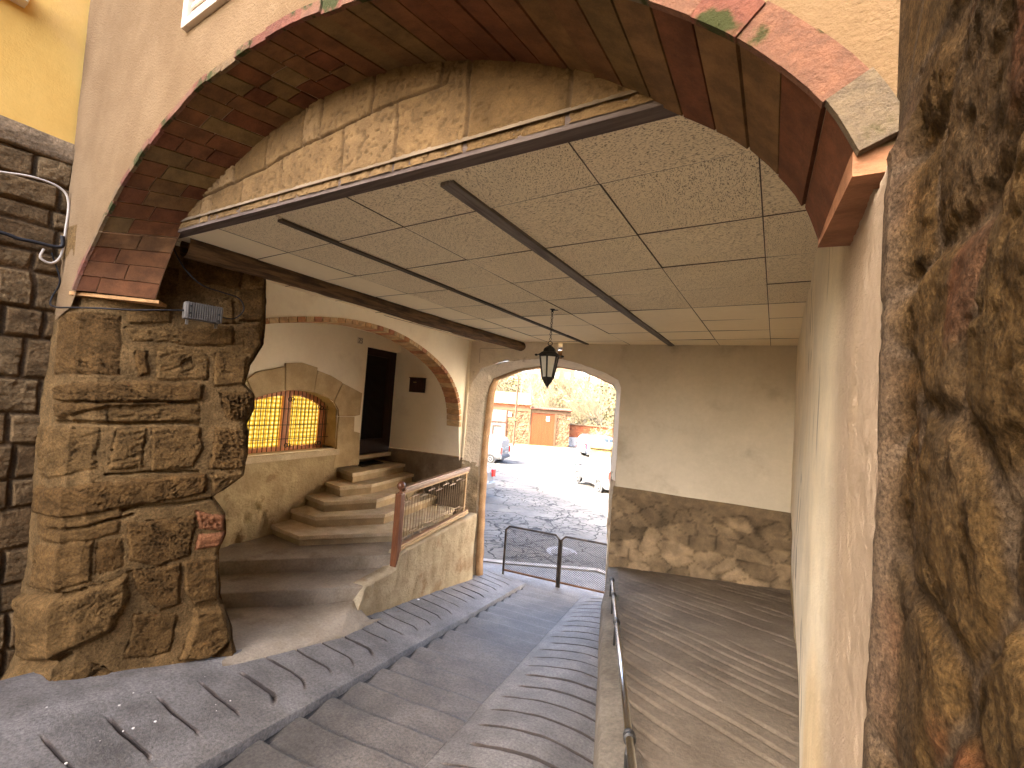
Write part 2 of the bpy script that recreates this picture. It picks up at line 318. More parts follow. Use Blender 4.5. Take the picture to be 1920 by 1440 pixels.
# ------------------------------------------------------------------ mesh helpers
class MB:
    def __init__(s): s.v = []; s.f = []; s.mi = []; s.c = []; s.cc = None
    def add(s, verts, faces, mi=0):
        o = len(s.v); s.v += [tuple(map(float, p)) for p in verts]
        s.c += [s.cc or (1, 1, 1)]*len(verts)
        for f in faces: s.f.append([i+o for i in f]); s.mi.append(mi)
        return s
    def box(s, c, h, ax=None, mi=0):
        """centre, half sizes, axes (3 vectors)"""
        ax = ax or (Vector((1, 0, 0)), Vector((0, 1, 0)), Vector((0, 0, 1)))
        c = Vector(c); vs = []
        for k in (-1, 1):
            for j in (-1, 1):
                for i in (-1, 1):
                    vs.append(c+ax[0]*h[0]*i+ax[1]*h[1]*j+ax[2]*h[2]*k)
        return s.add(vs, [(0, 2, 3, 1), (4, 5, 7, 6), (0, 1, 5, 4), (2, 6, 7, 3), (0, 4, 6, 2), (1, 3, 7, 5)], mi)
    def bx(s, x0, x1, y0, y1, z0, z1, mi=0):
        return s.box(((x0+x1)/2, (y0+y1)/2, (z0+z1)/2), (abs(x1-x0)/2, abs(y1-y0)/2, abs(z1-z0)/2), None, mi)
    def bar(s, a, b, w_, h_, upv=(0, 0, 1), mi=0):
        a, b = Vector(a), Vector(b); d = (b-a); L = d.length; d.normalize()
        u = Vector(upv); r = d.cross(u).normalized(); u = r.cross(d)
        return s.box((a+b)/2, (L/2, w_/2, h_/2), (d, r, u), mi)
    def tube(s, pts, r, n=8, mi=0, caps=True):
        pts = [Vector(p) for p in pts]; rs = r if isinstance(r, (list, tuple)) else [r]*len(pts)
        vs = []; fs = []; u = None
        for i, p in enumerate(pts):
            d = (pts[min(i+1, len(pts)-1)]-pts[max(i-1, 0)])
            d = d.normalized() if d.length > 1e-9 else Vector((0, 0, 1))
            if u is None:
                u = d.cross(Vector((0.13, 0.31, 0.94)))
                if u.length < 0.05: u = d.cross(Vector((1, 0, 0)))
            else: u = u-d*u.dot(d)
            u.normalize(); q = d.cross(u)
            for k in range(n):
                a = 2*math.pi*k/n; vs.append(p+(u*math.cos(a)+q*math.sin(a))*rs[i])
        for i in range(len(pts)-1):
            for k in range(n):
                fs.append((i*n+k, i*n+(k+1) % n, (i+1)*n+(k+1) % n, (i+1)*n+k))
        if caps: fs += [tuple(range(n))[::-1], tuple((len(pts)-1)*n+k for k in range(n))]
        return s.add(vs, fs, mi)
    def lathe(s, base, prof, n=16, axis=(0, 0, 1), mi=0, rot=0.0):
        base = Vector(base); a = Vector(axis).normalized()
        u = a.cross(Vector((0.3, 1, 0.1))).normalized() if abs(a.z) < 0.9 else Vector((1, 0, 0)); q = a.cross(u)
        vs = []; fs = []
        for (r, z) in prof:
            for k in range(n):
                t = 2*math.pi*k/n+rot; vs.append(base+a*z+(u*math.cos(t)+q*math.sin(t))*r)
        for i in range(len(prof)-1):
            for k in range(n): fs.append((i*n+k, i*n+(k+1) % n, (i+1)*n+(k+1) % n, (i+1)*n+k))
        fs += [tuple(range(n))[::-1], tuple((len(prof)-1)*n+k for k in range(n))]
        return s.add(vs, fs, mi)
    def prism(s, poly, ext, mi=0):
        """poly: 3-D points; ext: extrusion vector"""
        n = len(poly); P = [Vector(p) for p in poly]; e = Vector(ext)
        return s.add(P+[p+e for p in P], [tuple(range(n))[::-1], tuple(range(n, 2*n))]+[(i, (i+1) % n, n+(i+1) % n, n+i) for i in range(n)], mi)
    def ring(s, c, nrm, R_, r_, n=14, m_=5, mi=0):
        c = Vector(c); nn = Vector(nrm).normalized(); u = nn.cross(Vector((0.2, 0.3, 0.93))).normalized(); q = nn.cross(u)
        vs = []; fs = []
        for i in range(n):
            a = 2*math.pi*i/n; d = u*math.cos(a)+q*math.sin(a)
            for k in range(m_):
                b = 2*math.pi*k/m_; vs.append(c+d*(R_+r_*math.cos(b))+nn*r_*math.sin(b))
        for i in range(n):
            for k in range(m_):
                fs.append((i*m_+k, i*m_+(k+1) % m_, ((i+1) % n)*m_+(k+1) % m_, ((i+1) % n)*m_+k))
        return s.add(vs, fs, mi)
    def build(s, name, m, parent=None, smooth=False, bevel=0.0):
        me = bpy.data.meshes.new(name); me.from_pydata(s.v, [], s.f)
        ms = m if isinstance(m, (list, tuple)) else [m]
        for q in ms: me.materials.append(q)
        if len(ms) > 1: me.polygons.foreach_set('material_index', s.mi)
        if s.cc is not None:
            a = me.color_attributes.new('Col', 'FLOAT_COLOR', 'POINT')
            a.data.foreach_set('color', np.array([(*c, 1) for c in s.c], dtype=np.float32).ravel())
        if smooth: me.polygons.foreach_set('use_smooth', [True]*len(me.polygons))
        me.update()
        o = bpy.data.objects.new(name, me); COL.objects.link(o)
        if parent: o.parent = parent
        if bevel:
            b = o.modifiers.new('bevel', 'BEVEL'); b.width = bevel; b.segments = 2; b.limit_method = 'ANGLE'
        return o

def grid(name, P, m, parent=None, col=None, smooth=True, flip=False, keep=None):
    nu, nv = P.shape[:2]
    idx = np.arange(nu*nv).reshape(nu, nv)
    q = np.stack([idx[:-1, :-1], idx[1:, :-1], idx[1:, 1:], idx[:-1, 1:]], -1).reshape(-1, 4)
    if flip: q = q[:, ::-1]
    if keep is not None: q = q[keep.reshape(-1)]
    me = bpy.data.meshes.new(name)
    me.from_pydata(P.reshape(-1, 3).tolist(), [], q.tolist())
    me.materials.append(m)
    if col is not None:
        a = me.color_attributes.new('Col', 'FLOAT_COLOR', 'POINT')
        c = np.ones((nu*nv, 4), np.float32); c[:, :3] = col.reshape(-1, 3)
        a.data.foreach_set('color', c.ravel())
    if smooth: me.polygons.foreach_set('use_smooth', [True]*len(me.polygons))
    me.update()
    o = bpy.data.objects.new(name, me); COL.objects.link(o)
    if parent: o.parent = parent
    return o

def empty(name, label, cat, loc=(0, 0, 0), rz=0.0, group=None):
    o = bpy.data.objects.new(name, None); COL.objects.link(o); o.location = loc; o.rotation_euler.z = rz
    o.empty_display_size = 0.1
    return tag(o, label, cat, group)
def tag(o, label, cat, group=None):
    o['label'] = label; o['category'] = cat
    if group: o['group'] = group
    return o
def kind(o, k='structure'):
    o['kind'] = k; return o
def copy_tree(o, parent=None):
    c = o.copy(); COL.objects.link(c); c.parent = parent
    for ch in o.children: copy_tree(ch, c)
    return c
def lerp(a, b, t): return a+(b-a)*t
def interp(xs, ys, x): return np.interp(x, xs, ys)

# ------------------------------------------------------------------ stair frame
HEAD, SLOPE = RAD(11.1), RAD(11.2)
E1 = np.array([-math.sin(HEAD)*math.cos(SLOPE), math.cos(HEAD)*math.cos(SLOPE), -math.sin(SLOPE)])
E2 = np.array([math.cos(HEAD), math.sin(HEAD), 0.0]); E3 = np.cross(E2, E1)
S0 = np.array([0, 0, -1.8])
def ST(s, t, h):
    s, t, h = np.broadcast_arrays(np.asarray(s, float), np.asarray(t, float), np.asarray(h, float))
    return S0+s[..., None]*E1+t[..., None]*E2+h[..., None]*E3
def rampz(x, y): return -1.345+0.1125*x-0.1188*y
CEIL = 0.971

# ================================================================== GROUND AND FLOORS (the setting)
A0 = np.array([-math.sin(YAW), math.cos(YAW), 0]); RR = np.array([math.cos(YAW), math.sin(YAW), 0])
def SQ(r, d, z):
    """the square outside the passage: r to the right, d away, z up"""
    r, d, z = np.broadcast_arrays(np.asarray(r, float), np.asarray(d, float), np.asarray(z, float))
    return r[..., None]*RR+d[..., None]*A0+z[..., None]*np.array([0, 0, 1.0])
GD = [0, 8.8, 14, 20, 25, 30.5, 38, 42, 46, 60, 85, 120, 300]
GZ = [-3.42, -3.42, -3.66, -3.92, -4.2, -4.43, -4.3, -4.2, -3.9, -1.2, 4.0, 8.0, 9.0]
def gz(d): return np.interp(d, GD, GZ)

dd = np.concatenate([np.linspace(6.4, 46, 100), np.array([50, 60, 75, 100, 150, 300])]); rrr = np.concatenate([[-250, -100], np.linspace(-40, 40, 81), [100, 250]])
Dg, Rg = np.meshgrid(dd, rrr, indexing='ij')
Zg = gz(np.minimum(Dg, 46))+fbm(Rg*0.35, Dg*0.35, o=3)*0.03
kind(grid('ground', SQ(Rg, Dg, np.where(Dg > 46, -3.9, Zg)), m_asphalt, flip=True))
dd = np.linspace(43.5, 150, 60); rrr = np.linspace(-110, 110, 90)
Dg, Rg = np.meshgrid(dd, rrr, indexing='ij')
kind(grid('hill', SQ(Rg, Dg, gz(Dg)-0.25*(Dg < 44.5)+fbm(Rg*0.12, Dg*0.12, o=4)*1.6*sstep(45, 55, Dg)), m_hill, flip=True))
rrr = np.linspace(-14, 6.1, 60); dd = np.linspace(38.6, 42.2, 12)
Dg, Rg = np.meshgrid(dd, rrr, indexing='ij')
m_verge = mat('mossy_verge', (0.10, 0.11, 0.045), (0.22, 0.20, 0.11), 2.0, rough=0.98, bump=1, bscale=25, bdist=0.03, c3=(0.26, 0.25, 0.22), s3=0.7)
kind(grid('verge_ground', SQ(Rg, Dg, gz(Dg)+0.03+0.03*fbm(Rg*2, Dg*2)), m_verge, flip=True))
# landing at the foot of the passage, with its pale kerb
mb = MB(); mb.prism([(-5.9, 5.6, -3.9), (-0.9, 6.3, -3.9), (-1.2, 8.1, -3.9), (-2.9, 8.35, -3.9), (-4.55, 7.42, -3.9), (-6.2, 6.62, -3.9)], (0, 0, 0.595))
kind(mb.build('pavement', m_conc2))
mb = MB()
kp = [(-7.0, 6.33), (-5.21, 7.19), (-4.57, 7.50), (-2.95, 8.47), (-1.2, 8.25)]
for a, b in zip(kp[:-1], kp[1:]): mb.bar((*a, -3.42), (*b, -3.42), 0.13, 0.27)
kind(mb.build('kerb', m_kerb))

# shallow steps down the middle
ss = []; hh = []
b0 = 3.02-0.315*17
for k in range(33):
    b = b0+0.315*k
    if b > 7.2: break
    for q, hq in ((0.002, 0.0), (0.04, 0.001), (0.08, 0.003), (0.12, 0.0045), (0.16, 0.006), (0.20, 0.0075), (0.24, 0.009), (0.27, 0.0105), (0.293, 0.0115), (0.307, 0.0105)):
        ss.append(b+q); hh.append(hq)
ss, hh = np.array(ss), np.array(hh)
tt = np.concatenate([np.linspace(-2.29, -2.16, 24), np.linspace(-2.15, -1.285, 60)])
Sg, Tg = np.meshgrid(ss, tt, indexing='ij'); Hg = np.repeat(hh[:, None], len(tt), 1)
wob = 0.018*fbm(Sg*0.6, Tg*4, 3.1, o=3)
Hg = Hg*(0.85+0.3*fbm(Sg*1.2, Tg*1.5, o=3))+0.006*fbm(Sg*5, Tg*5, o=3)-0.01
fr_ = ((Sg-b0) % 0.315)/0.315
tread_shade = 1-sstep(0.0, .012, Tg+2.285-.060*np.clip(1.0-fr_*1.5, 0, 1)-.012*fbm(Sg*9, Tg*9, 2, o=3))  # dark sawtooth painted in for the shaded triangle at each tread's left end
rgt = (1-sstep(.004, .014, np.abs(Tg+1.292)))*sstep(.35, .55, vnoise(Sg*3, 1.0, 5))
dust = sstep(.5, .75, vnoise(Sg*.9, Tg*1.4, 8))
nose = sstep(.90, .95, fr_)*(1-sstep(.97, .99, fr_))
cc = (0.86+.3*vnoise(Sg*1.7, Tg*2.5, 3))*(1-.30*dust)*(1-.80*np.maximum(tread_shade, rgt*.8))*(1+.28*nose*vnoise(Sg*6, Tg*9, 1))
kind(grid('stepped_path', ST(Sg+wob, Tg, Hg-.02*tread_shade), m_step_conc, col=cc[..., None]*np.array([1, 1, 1.0])))

def grooved(name, s0, s1, t0, t1, hump, offs, pitch, curve, depth, gw, tlim, m, ns, ntt, seed, side):
    s = np.concatenate([np.linspace(s0, 1.2, 90), np.linspace(1.205, 4.6, int(ns*.72)), np.linspace(4.61, s1, int(ns*.3))]); t = np.linspace(t0, t1, ntt)
    Sg, Tg = np.meshgrid(s, t, indexing='ij')
    H = hump(Tg)+0.008*fbm(Sg*3, Tg*3, seed, o=4)
    q = (Sg-offs-curve(Tg)+0.035*fbm(Sg*1.1, Tg*2.2, seed+5, o=3))/pitch
    k = np.round(q); d = np.abs(q-k)*pitch
    kk = k.astype(np.int64)
    hs = _hash(kk, np.full_like(kk, int(seed)), np.full_like(kk, 4)); h2 = _hash(kk, np.full_like(kk, int(seed)), np.full_like(kk, 9))
    lo, hi = tlim
    m1 = sstep(lo-0.04+0.10*hs, lo+0.07+0.10*hs, Tg)*(1-sstep(hi-0.12-0.12*h2, hi-0.02-0.10*h2, Tg))
    wdt = gw*(0.6+0.7*hs)*(0.75+0.5*vnoise(Sg*8, Tg*14, seed))
    gm = m1*(1-sstep(wdt*0.85, wdt*1.55, d)); H = H-depth*(0.65+0.6*h2)*m1*(1-sstep(wdt*0.3, wdt*1.0, d))
    cc = (1-.86*gm)[..., None]*(np.array([1, 1, 1])*(1-gm)[..., None]+np.array([1.0, .72, .55])*gm[..., None])*(.82+.36*vnoise(Sg*2.2, Tg*2.2, seed))[..., None]
    P = ST(Sg, Tg, H)
    if side == 'hi': P = np.concatenate([P, ST(Sg[:, -1:], Tg[:, -1:]+.004, H[:, -1:]*0-.12)], 1); cc = np.concatenate([cc, cc[:, -1:]], 1)
    else: P = np.concatenate([ST(Sg[:, :1], Tg[:, :1]-.004, H[:, :1]*0-.12), P], 1); cc = np.concatenate([cc[:, :1], cc], 1)
    return kind(grid(name, P, m, col=cc))
grooved('grooved_pavement', -1.6, 7.50, -3.75, -2.285, lambda t: 0.035+0.085*np.clip((-2.3-t)/0.65, 0, 1.3), 2.62, 0.262,
        lambda t: 0.10*sstep(-2.55, -2.36, t)*-1.0, 0.022, 0.0125, (-2.98, -2.36), m_gut, 1700, 80, 3.0, 'hi')
grooved('grooved_pavement', -1.6, 7.50, -1.29, 0.75, lambda t: 0.105*np.sin(math.pi*np.clip((t+1.29)/1.18, 0, 1))+0.012, 2.94, 0.246,
        lambda t: 0.0*t, 0.026, 0.0145, (-1.20, -0.16), m_gut, 1700, 100, 8.0, 'lo')

# grooved ramp on the right and the low parapet between
px_ = np.array([[0.10, 0.5], [-0.434, 2.116], [-0.599, 2.455], [-0.99, 3.6], [-1.245, 4.36], [-1.853, 6.25], [-1.9, 6.6]])
yy = np.linspace(0.3, 6.6, 460); uu = np.linspace(0, 1, 90)
Y, Ug = np.meshgrid(yy, uu, indexing='ij')
xl = np.interp(Y, px_[:, 1], px_[:, 0])-0.02
X = xl+(0.26-xl)*Ug
ang = RAD(-31); ga = (Y-X*math.tan(ang))*math.cos(ang)
q = (ga+0.05*fbm(X*1.3, Y*1.3, 7.7, o=3))/0.135; d = np.abs(q-np.round(q))*0.135
kk = np.round(q).astype(np.int64)
msk = sstep(-0.15, 0.3, fbm(X*2.2+kk*0.37, Y*0.6+kk*1.7, 2.2, o=2)+0.12)
Z = rampz(X, Y)+0.008*fbm(X*2.5, Y*2.5, o=4)-0.016*msk*(1-sstep(0.004, 0.016, d))
kind(grid('ramp_pavement', np.stack([X, Y, Z], -1), m_ramp, flip=True))
pl_ = np.array([[-0.12, 0.5], [-0.651, 2.053], [-1.002, 3.087], [-1.552, 4.708], [-1.694, 5.232], [-2.02, 6.27], [-2.1, 6.6]])
yy = np.linspace(0.5, 6.6, 200)
ws = [('d', -1.2), ('d', -0.12), (0.0, -0.055), (0.06, -0.03), (0.3, -0.022), (0.6, -0.012), (0.9, 0.0), (1.05, -0.008)]
P = np.zeros((len(yy), len(ws), 3))
for i, y in enumerate(yy):
    a = np.interp(y, pl_[:, 1], pl_[:, 0]); b = np.interp(y, px_[:, 1], px_[:, 0])
    for j, (u, dz) in enumerate(ws):
        x = a-0.012 if u == 'd' else a+(b-a)*u
        P[i, j] = (x+0.012*float(fbm(y*3, j*0.7, 1.5, o=3)), y, rampz(x, y)+dz+0.008*float(fbm(y*4, j*1.1, 4.5, o=3)))
m_par = M('parapet_concrete', (0.105, 0.088, 0.066), (0.175, 0.152, 0.122), 2.6, rough=0.85, bump=0.9, bscale=70, bdist=0.008, c3=(0.065, 0.065, 0.028), s3=1.6, t3=(0.55, 0.72), fine=0.35, spec=0.2)
kind(grid('ramp_kerb', P, m_par, flip=True))
# apron in front of the niche
TOPE = np.array([(-4.85, 2.0, -2.27), (-4.2, 2.66, -2.27), (-3.72, 3.08, -2.25), (-3.58, 3.20, -2.44), (-3.62, 3.55, -2.56), (-3.74, 4.15, -2.69)])
LOWE = np.array([ST(1.62, -3.0, .118), ST(2.5, -2.9, .11), ST(3.3, -2.80, .085), ST(3.5, -2.80, .085), ST(3.85, -2.83, .09), ST(4.2, -2.86, .09)])
u = np.linspace(0, 5, 90); v = np.linspace(-0.02, 1, 40)
Ug, Vg = np.meshgrid(u, v, indexing='ij')
pe = lambda E: np.stack([np.interp(Ug, range(6), E[:, i]) for i in range(3)], -1)
P = pe(TOPE)*(1-Vg)[..., None]+pe(LOWE)*Vg[..., None]
P[..., 2] += 0.03*fbm(P[..., 0]*9, P[..., 1]*9, 2.0, o=4)*sstep(2.0, 3.0, Ug)*np.sin(math.pi*np.clip(Vg, 0, 1))
P[..., 2] += 0.02*fbm(P[..., 0]*3, P[..., 1]*3, o=4)*(1-Vg)+0.025*np.sin(math.pi*np.clip(Vg, 0, 1))-0.06*sstep(.9, 1.0, Vg)
m_apron = M('apron_concrete', (0.24, 0.19, 0.13), (0.32, 0.26, 0.19), 3, rough=0.9, bump=0.7, bscale=50, bdist=0.01, c3=(0.19, 0.14, 0.09), s3=2, fine=0.2, spec=0.2)
kind(grid('concrete_ground', P, m_apron, flip=True))

# ================================================================== THE HOUSE OVER THE PASSAGE
house = empty('arched_house', 'old stone and plaster house whose brick arch opens onto the stepped covered passage', 'house', (-1.8, 1.0, -1.9))
INV = Matrix.Translation((1.8, -1.0, 1.9))
def hp(o):
    """make o a part of the house (o is built in world coordinates)"""
    o.parent = house; o.matrix_parent_inverse = INV; return o

FY = lambda x: 0.988+0.042*x          # street face of the arch
BY = lambda x: 1.35+0.055*x           # back of the arch
FA = np.array([(-4.0, .526), (-3.9, .66), (-3.748, .80), (-3.55, .975), (-3.341, 1.135), (-2.972, 1.325), (-2.527, 1.455), (-2.1, 1.497), (-1.746, 1.488), (-1.325, 1.42),
               (-1.0, 1.325), (-.65, 1.185), (-.349, 1.013), (-.19, .889), (-.09, .802), (-.013, .711), (.06, .619), (.108, .503)])
BA = np.array([(-3.71, .525), (-3.62, .72), (-3.464, .957), (-3.23, 1.12), (-2.956, 1.245), (-2.534, 1.391), (-2.08, 1.473), (-1.692, 1.481), (-1.423, 1.458), (-1.183, 1.395),
               (-.921, 1.308), (-.661, 1.187), (-.492, 1.086), (-.383, .999), (-.235, .889), (-.116, .802), (.032, .617), (.079, .47)])
def resample(A, n):
    d = np.concatenate([[0], np.cumsum(np.hypot(*np.diff(A, axis=0).T))]); t = np.linspace(0, d[-1], n)
    x, z = np.interp(t, d, A[:, 0]), np.interp(t, d, A[:, 1])
    return np.stack([x, z], -1)
def smooth_c(A, k=3):
    for _ in range(k):
        A[1:-1] = 0.25*A[:-2]+0.5*A[1:-1]+0.25*A[2:]
    return A
NC = 38; SUB = 3
fa = smooth_c(resample(FA, NC*SUB+1)); ba = smooth_c(resample(BA, NC*SUB+1))
def arcpt(i, t, off):
    """i: index along the arc, t: 0 street .. 1 back, off: outward offset"""
    a, b = fa[i], ba[i]
    p = lambda q, Yf: np.array([q[0], Yf(q[0]), q[1]])
    P = p(a, FY)*(1-t)+p(b, BY)*t
    j0, j1 = max(i-1, 0), min(i+1, len(fa)-1)
    tg = (fa[j1]-fa[j0]); n = np.array([-tg[1], tg[0]]); n /= np.linalg.norm(n)
    return P+np.array([n[0], 0, n[1]])*off
BR = [(0.17, 0.070, 0.030), (0.175, 0.078, 0.034), (0.15, 0.058, 0.026), (0.17, 0.094, 0.039), (0.165, 0.102, 0.042), (0.165, 0.083, 0.036), (0.14, 0.054, 0.025), (0.19, 0.125, 0.052), (0.16, 0.069, 0.031)]
def blobx(c, f): return tuple(min(1, q*f) for q in c)
mb = MB(); mb.cc = (1, 1, 1); me_ = MB(); me_.cc = (1, 1, 1); mj = MB()
for k in range(NC):
    i0 = k*SUB
    full = k > NC*0.52
    cuts = [0.0, 1.0] if full else [0.0, 0.5+random.uniform(-.13, .13) if k % 2 else 0.27+random.uniform(-.06, .06), 1.0] if random.random() < .6 else [0, .3+random.uniform(-.1, .1), .66+random.uniform(-.1, .1), 1.0]
    jit = random.uniform(-0.004, 0.004)
    th = lerp(0.014, 0.052, float(sstep(.35, .8, k/NC)))+random.uniform(-0.004, 0.006)*(1 if k > NC*.5 else .6)
    for a, b in zip(cuts[:-1], cuts[1:]):
        base = random.choice(BR[:7] if random.random() < 0.62 else BR[3:])
        gap = 0.0045 if not full else 0.004
        t0 = -0.035+random.uniform(-0.015, 0.012) if a == 0 else a+0.008
        t1 = b-0.008 if b < 1 else 1.0
        vs = []; cs = []
        nt_ = 5
        for off in (jit, th):
            for s in range(SUB+1):
                for j in range(nt_):
                    t = lerp(t0, t1, j/(nt_-1))
                    p = arcpt(i0+s, t, off)+np.array([0, 0, 0.0025*float(fbm(t*6+k, (i0+s)*.9, k*3.3, o=2))])
                    if s in (0, SUB):
                        tg = arcpt(min(i0+s+1, len(fa)-1), t, off)-arcpt(max(i0+s-1, 0), t, off); tg /= np.linalg.norm(tg)
                        p = p+tg*gap*(1 if s == 0 else -1)
                    vs.append(p)
        n = SUB+1; o2 = n*nt_
        fs = []
        for s in range(SUB):
            for j in range(nt_-1):
                q = s*nt_+j
                fs.append((q, q+nt_, q+nt_+1, q+1)); fs.append((o2+q, o2+q+1, o2+q+nt_+1, o2+q+nt_))
        for s in range(SUB):
            q = s*nt_; fs.append((q+nt_-1, q+2*nt_-1, o2+q+2*nt_-1, o2+q+nt_-1))
        for j in range(nt_-1):
            fs.append((j, j+1, o2+j+1, o2+j)); q = SUB*nt_+j; fs.append((q+1, q, o2+q, o2+q+1))
        fe = [(s*nt_+nt_, s*nt_, o2+s*nt_, o2+s*nt_+nt_) for s in range(SUB)]
        mb.cc = base; mb.add(vs, fs+fe)
        # darker soot bands and paler smears are the bricks' own colour
        c = mb.c
        for q in range(len(vs)):
            P = vs[q]; f = 0.82+0.36*float(vnoise(P[0]*5, P[1]*16, P[2]*5+k))
            c[-len(vs)+q] = blobx(base, f)
        if a == 0:
            # broken brick ends standing proud of the render
            me_.cc = (0.175, 0.135, 0.09) if k in (NC-1, NC-6, NC-9) else random.choice([(0.20, 0.078, 0.052), (0.21, 0.105, 0.066), (0.19, 0.125, 0.066), (0.16, 0.062, 0.042)])
            A = []
            for off in (jit-0.002, th+0.014+random.uniform(0, .012)):
                for s in range(SUB+1):
                    A.append(arcpt(i0+s, t0-0.03, off)); A.append(arcpt(i0+s, t0+0.02, off))
            m4 = 2*(SUB+1)
            me_.add(A, [(2*s, 2*s+2, m4+2*s+2, m4+2*s) for s in range(SUB)]+[(2*s+1, 2*s, 2*s+2, 2*s+3)[::-1] for s in range(SUB)]+[(m4+2*s, m4+2*s+2, m4+2*s+3, m4+2*s+1) for s in range(SUB)]+[(0, m4, m4+1, 1), (2*SUB, 2*SUB+1, m4+2*SUB+1, m4+2*SUB)])
for t in range(len(fa)-1):
    A = [arcpt(t, 0.0, 0.0085), arcpt(t+1, 0.0, 0.0085), arcpt(t+1, 1.02, 0.0085), arcpt(t, 1.02, 0.0085)]
    mj.add(A, [(0, 1, 2, 3)])
arch = hp(mb.build('brick_arch', m_brick)); arch['label'] = 'wide flattened brick arch with red and tan courses'
hp(me_.build('brick_end_rim', m_moss)); hp(mj.build('arch_mortar', m_mortar))
# springers
mb = MB(); mb.cc = (0.33, 0.16, 0.085)
mb.prism([(0.104, 0.985, .468), (0.30, 0.995, .468), (0.30, 1.40, .468), (0.077, 1.362, .468)], (0, 0, 0.05))
hp(mb.build('springer_tile', m_brick)).__setitem__('label', 'brown tile under the right foot of the arch')
mb = MB(); mb.cc = (0.50, 0.27, 0.11)
mb.prism([(-4.06, 0.795, .50), (-3.68, 1.16, .50), (-3.9, 1.3, .50), (-4.3, 0.9, .50)], (0, 0, 0.022))
hp(mb.build('springer_tile', m_brick)).__setitem__('label', 'thin orange plate under the left foot of the arch')

# street face: pink render above the arch
outer = np.array([arcpt(i, 0.0, lerp(0.006, 0.034, float(sstep(.35, .8, i/len(fa))))) for i in range(len(fa))])
NZ = 60
TOPZ = 5.0
lx = np.linspace(-4.385, outer[0, 0], 7)[:-1]; rx = np.linspace(outer[-1, 0], 0.20, 4)[1:]
bx_ = np.concatenate([lx, outer[:, 0], rx]); bz_ = np.concatenate([np.interp(lx, [-4.385, -4.0], [0.33, 0.44]), outer[:, 2], np.full(len(rx), outer[-1, 2])])
tz = np.linspace(0, 1, NZ)**1.3
Xg = np.repeat(bx_[:, None], NZ, 1)
# let columns become vertical and evenly spread with height
even = np.linspace(-4.385, 0.20, len(bx_))
bl = sstep(0, 1, tz)[None, :]
Xg = Xg*(1-bl)+even[:, None]*bl
Zg = bz_[:, None]*(1-tz)[None, :]+TOPZ*tz[None, :]
Yg = FY(Xg)-0.004+0.010*fbm(Xg*1.5, Zg*1.5, o=4)-0.003*vnoise(Xg*30, Zg*30)
hp(grid('street_wall', np.stack([Xg, Yg, Zg], -1), m_pink, flip=False)).__setitem__('label', 'pink render wall above the brick arch')
# hairline cracks in the render
for pts in ([(0.02, .86), (-.01, .845), (-.02, .825), (-.045, .815), (-.06, .80)], [(0.06, .92), (0.045, .885), (0.02, .86)], [(-2.02, 1.9), (-2.0, 1.75), (-2.015, 1.66), (-2.0, 1.57)]):
    hp(MB().tube([(x, FY(x)-0.0032, z) for x, z in pts], 0.0011, 4).build('wall_crack', m_ink))
# upper storey and roof over the passage (closed behind the street face)
mb = MB(); mb.bx(-7.3, 0.62, 1.50, 5.6, 1.62, 5.0)
hp(mb.build('upper_storey', m_pink))
mb = MB(); mb.prism([(-7.3, 5.6, 1.08), (-7.3, 6.0, 1.08), (-4.4, 6.0, 1.08), (-2.0, 6.66, 1.08), (0.62, 7.0, 1.08), (0.62, 5.6, 1.08)], (0, 0, 3.9))
mb.bx(-7.3, 0.62, 1.46, 5.59, 1.06, 1.61)
hp(mb.build('floor_slab', m_pink))
mb = MB()
mb.prism([(-4.42, 0.0, 5.0), (0.62, 0.2, 5.0), (0.62, 6.9, 5.0), (-7.3, 5.9, 5.0), (-7.3, 1.5, 5.0), (-4.42, 1.5, 5.0)], (0, 0, 0.2))  # unseen overhang added to keep zenith sky off the street wall
hp(mb.build('shading_eaves', m_roof))

# stone panel above the lintel
x = np.linspace(-3.78, 0.12, 640); z = np.linspace(0.985, 1.56, 120)
Xg, Zg = np.meshgrid(x, z, indexing='ij')
crs = np.interp(Xg, [-3.6, -2.8, -2.48, -2.16, -1.89, -1.67, -1.41, -1.23, -1.05], [1.12, 1.18, 1.21, 1.26, 1.28, 1.30, 1.31, 1.31, 1.62])+0.008*fbm(Xg*6, 0, o=2)
low = Zg < crs
jl = np.array([-3.45, -3.16, -3.05, -2.71, -2.33, -1.84, -1.49, -1.1, -.66, -.2]); ju = np.array([-3.3, -2.81, -2.49, -2.17, -2.03, -1.66, -1.25, -.66, .3])
wv = 0.012*fbm(Zg*7, Xg*0.0+3, o=2)
dl_ = np.min(np.abs((Xg+wv)[..., None]-jl), -1); du_ = np.min(np.abs((Xg+wv)[..., None]-ju), -1)
d = np.minimum(np.abs(Zg-crs), np.where(low, dl_, du_))
sid = np.where(low, np.searchsorted(jl, Xg), 40+np.searchsorted(ju, Xg)).astype(np.int64)
rnd = _hash(sid, sid*3, sid*7)
pits = sstep(0.60, 0.72, vnoise(Xg*55, Zg*55, sid*3.3))*(0.35+0.9*rnd)
h = 0.020*sstep(0.0, 0.012, d)*(0.8+0.4*rnd)+0.0035*fbm(Xg*28, Zg*28, sid*1.7, o=4, g=.62)-0.006*pits
Yg = BY(Xg)-h
base = np.array([0.165, 0.102, 0.043]); alt = np.array([0.205, 0.136, 0.068]); mort = np.array([0.15, 0.10, 0.055])
c = base*(1-rnd)[..., None]+alt*rnd[..., None]
c = c*(0.82+0.36*rnd)[..., None]*(0.85+0.3*vnoise(Xg*9, Zg*9))[..., None]*(1-0.25*pits)[..., None]
g = sstep(0.002, 0.009, d)[..., None]; c = mort*(1-g)+c*g
hp(grid('stone_panel', np.stack([Xg, Yg, Zg], -1), m_tymp, col=c))['label'] = 'ashlar stones above the dark lintel'
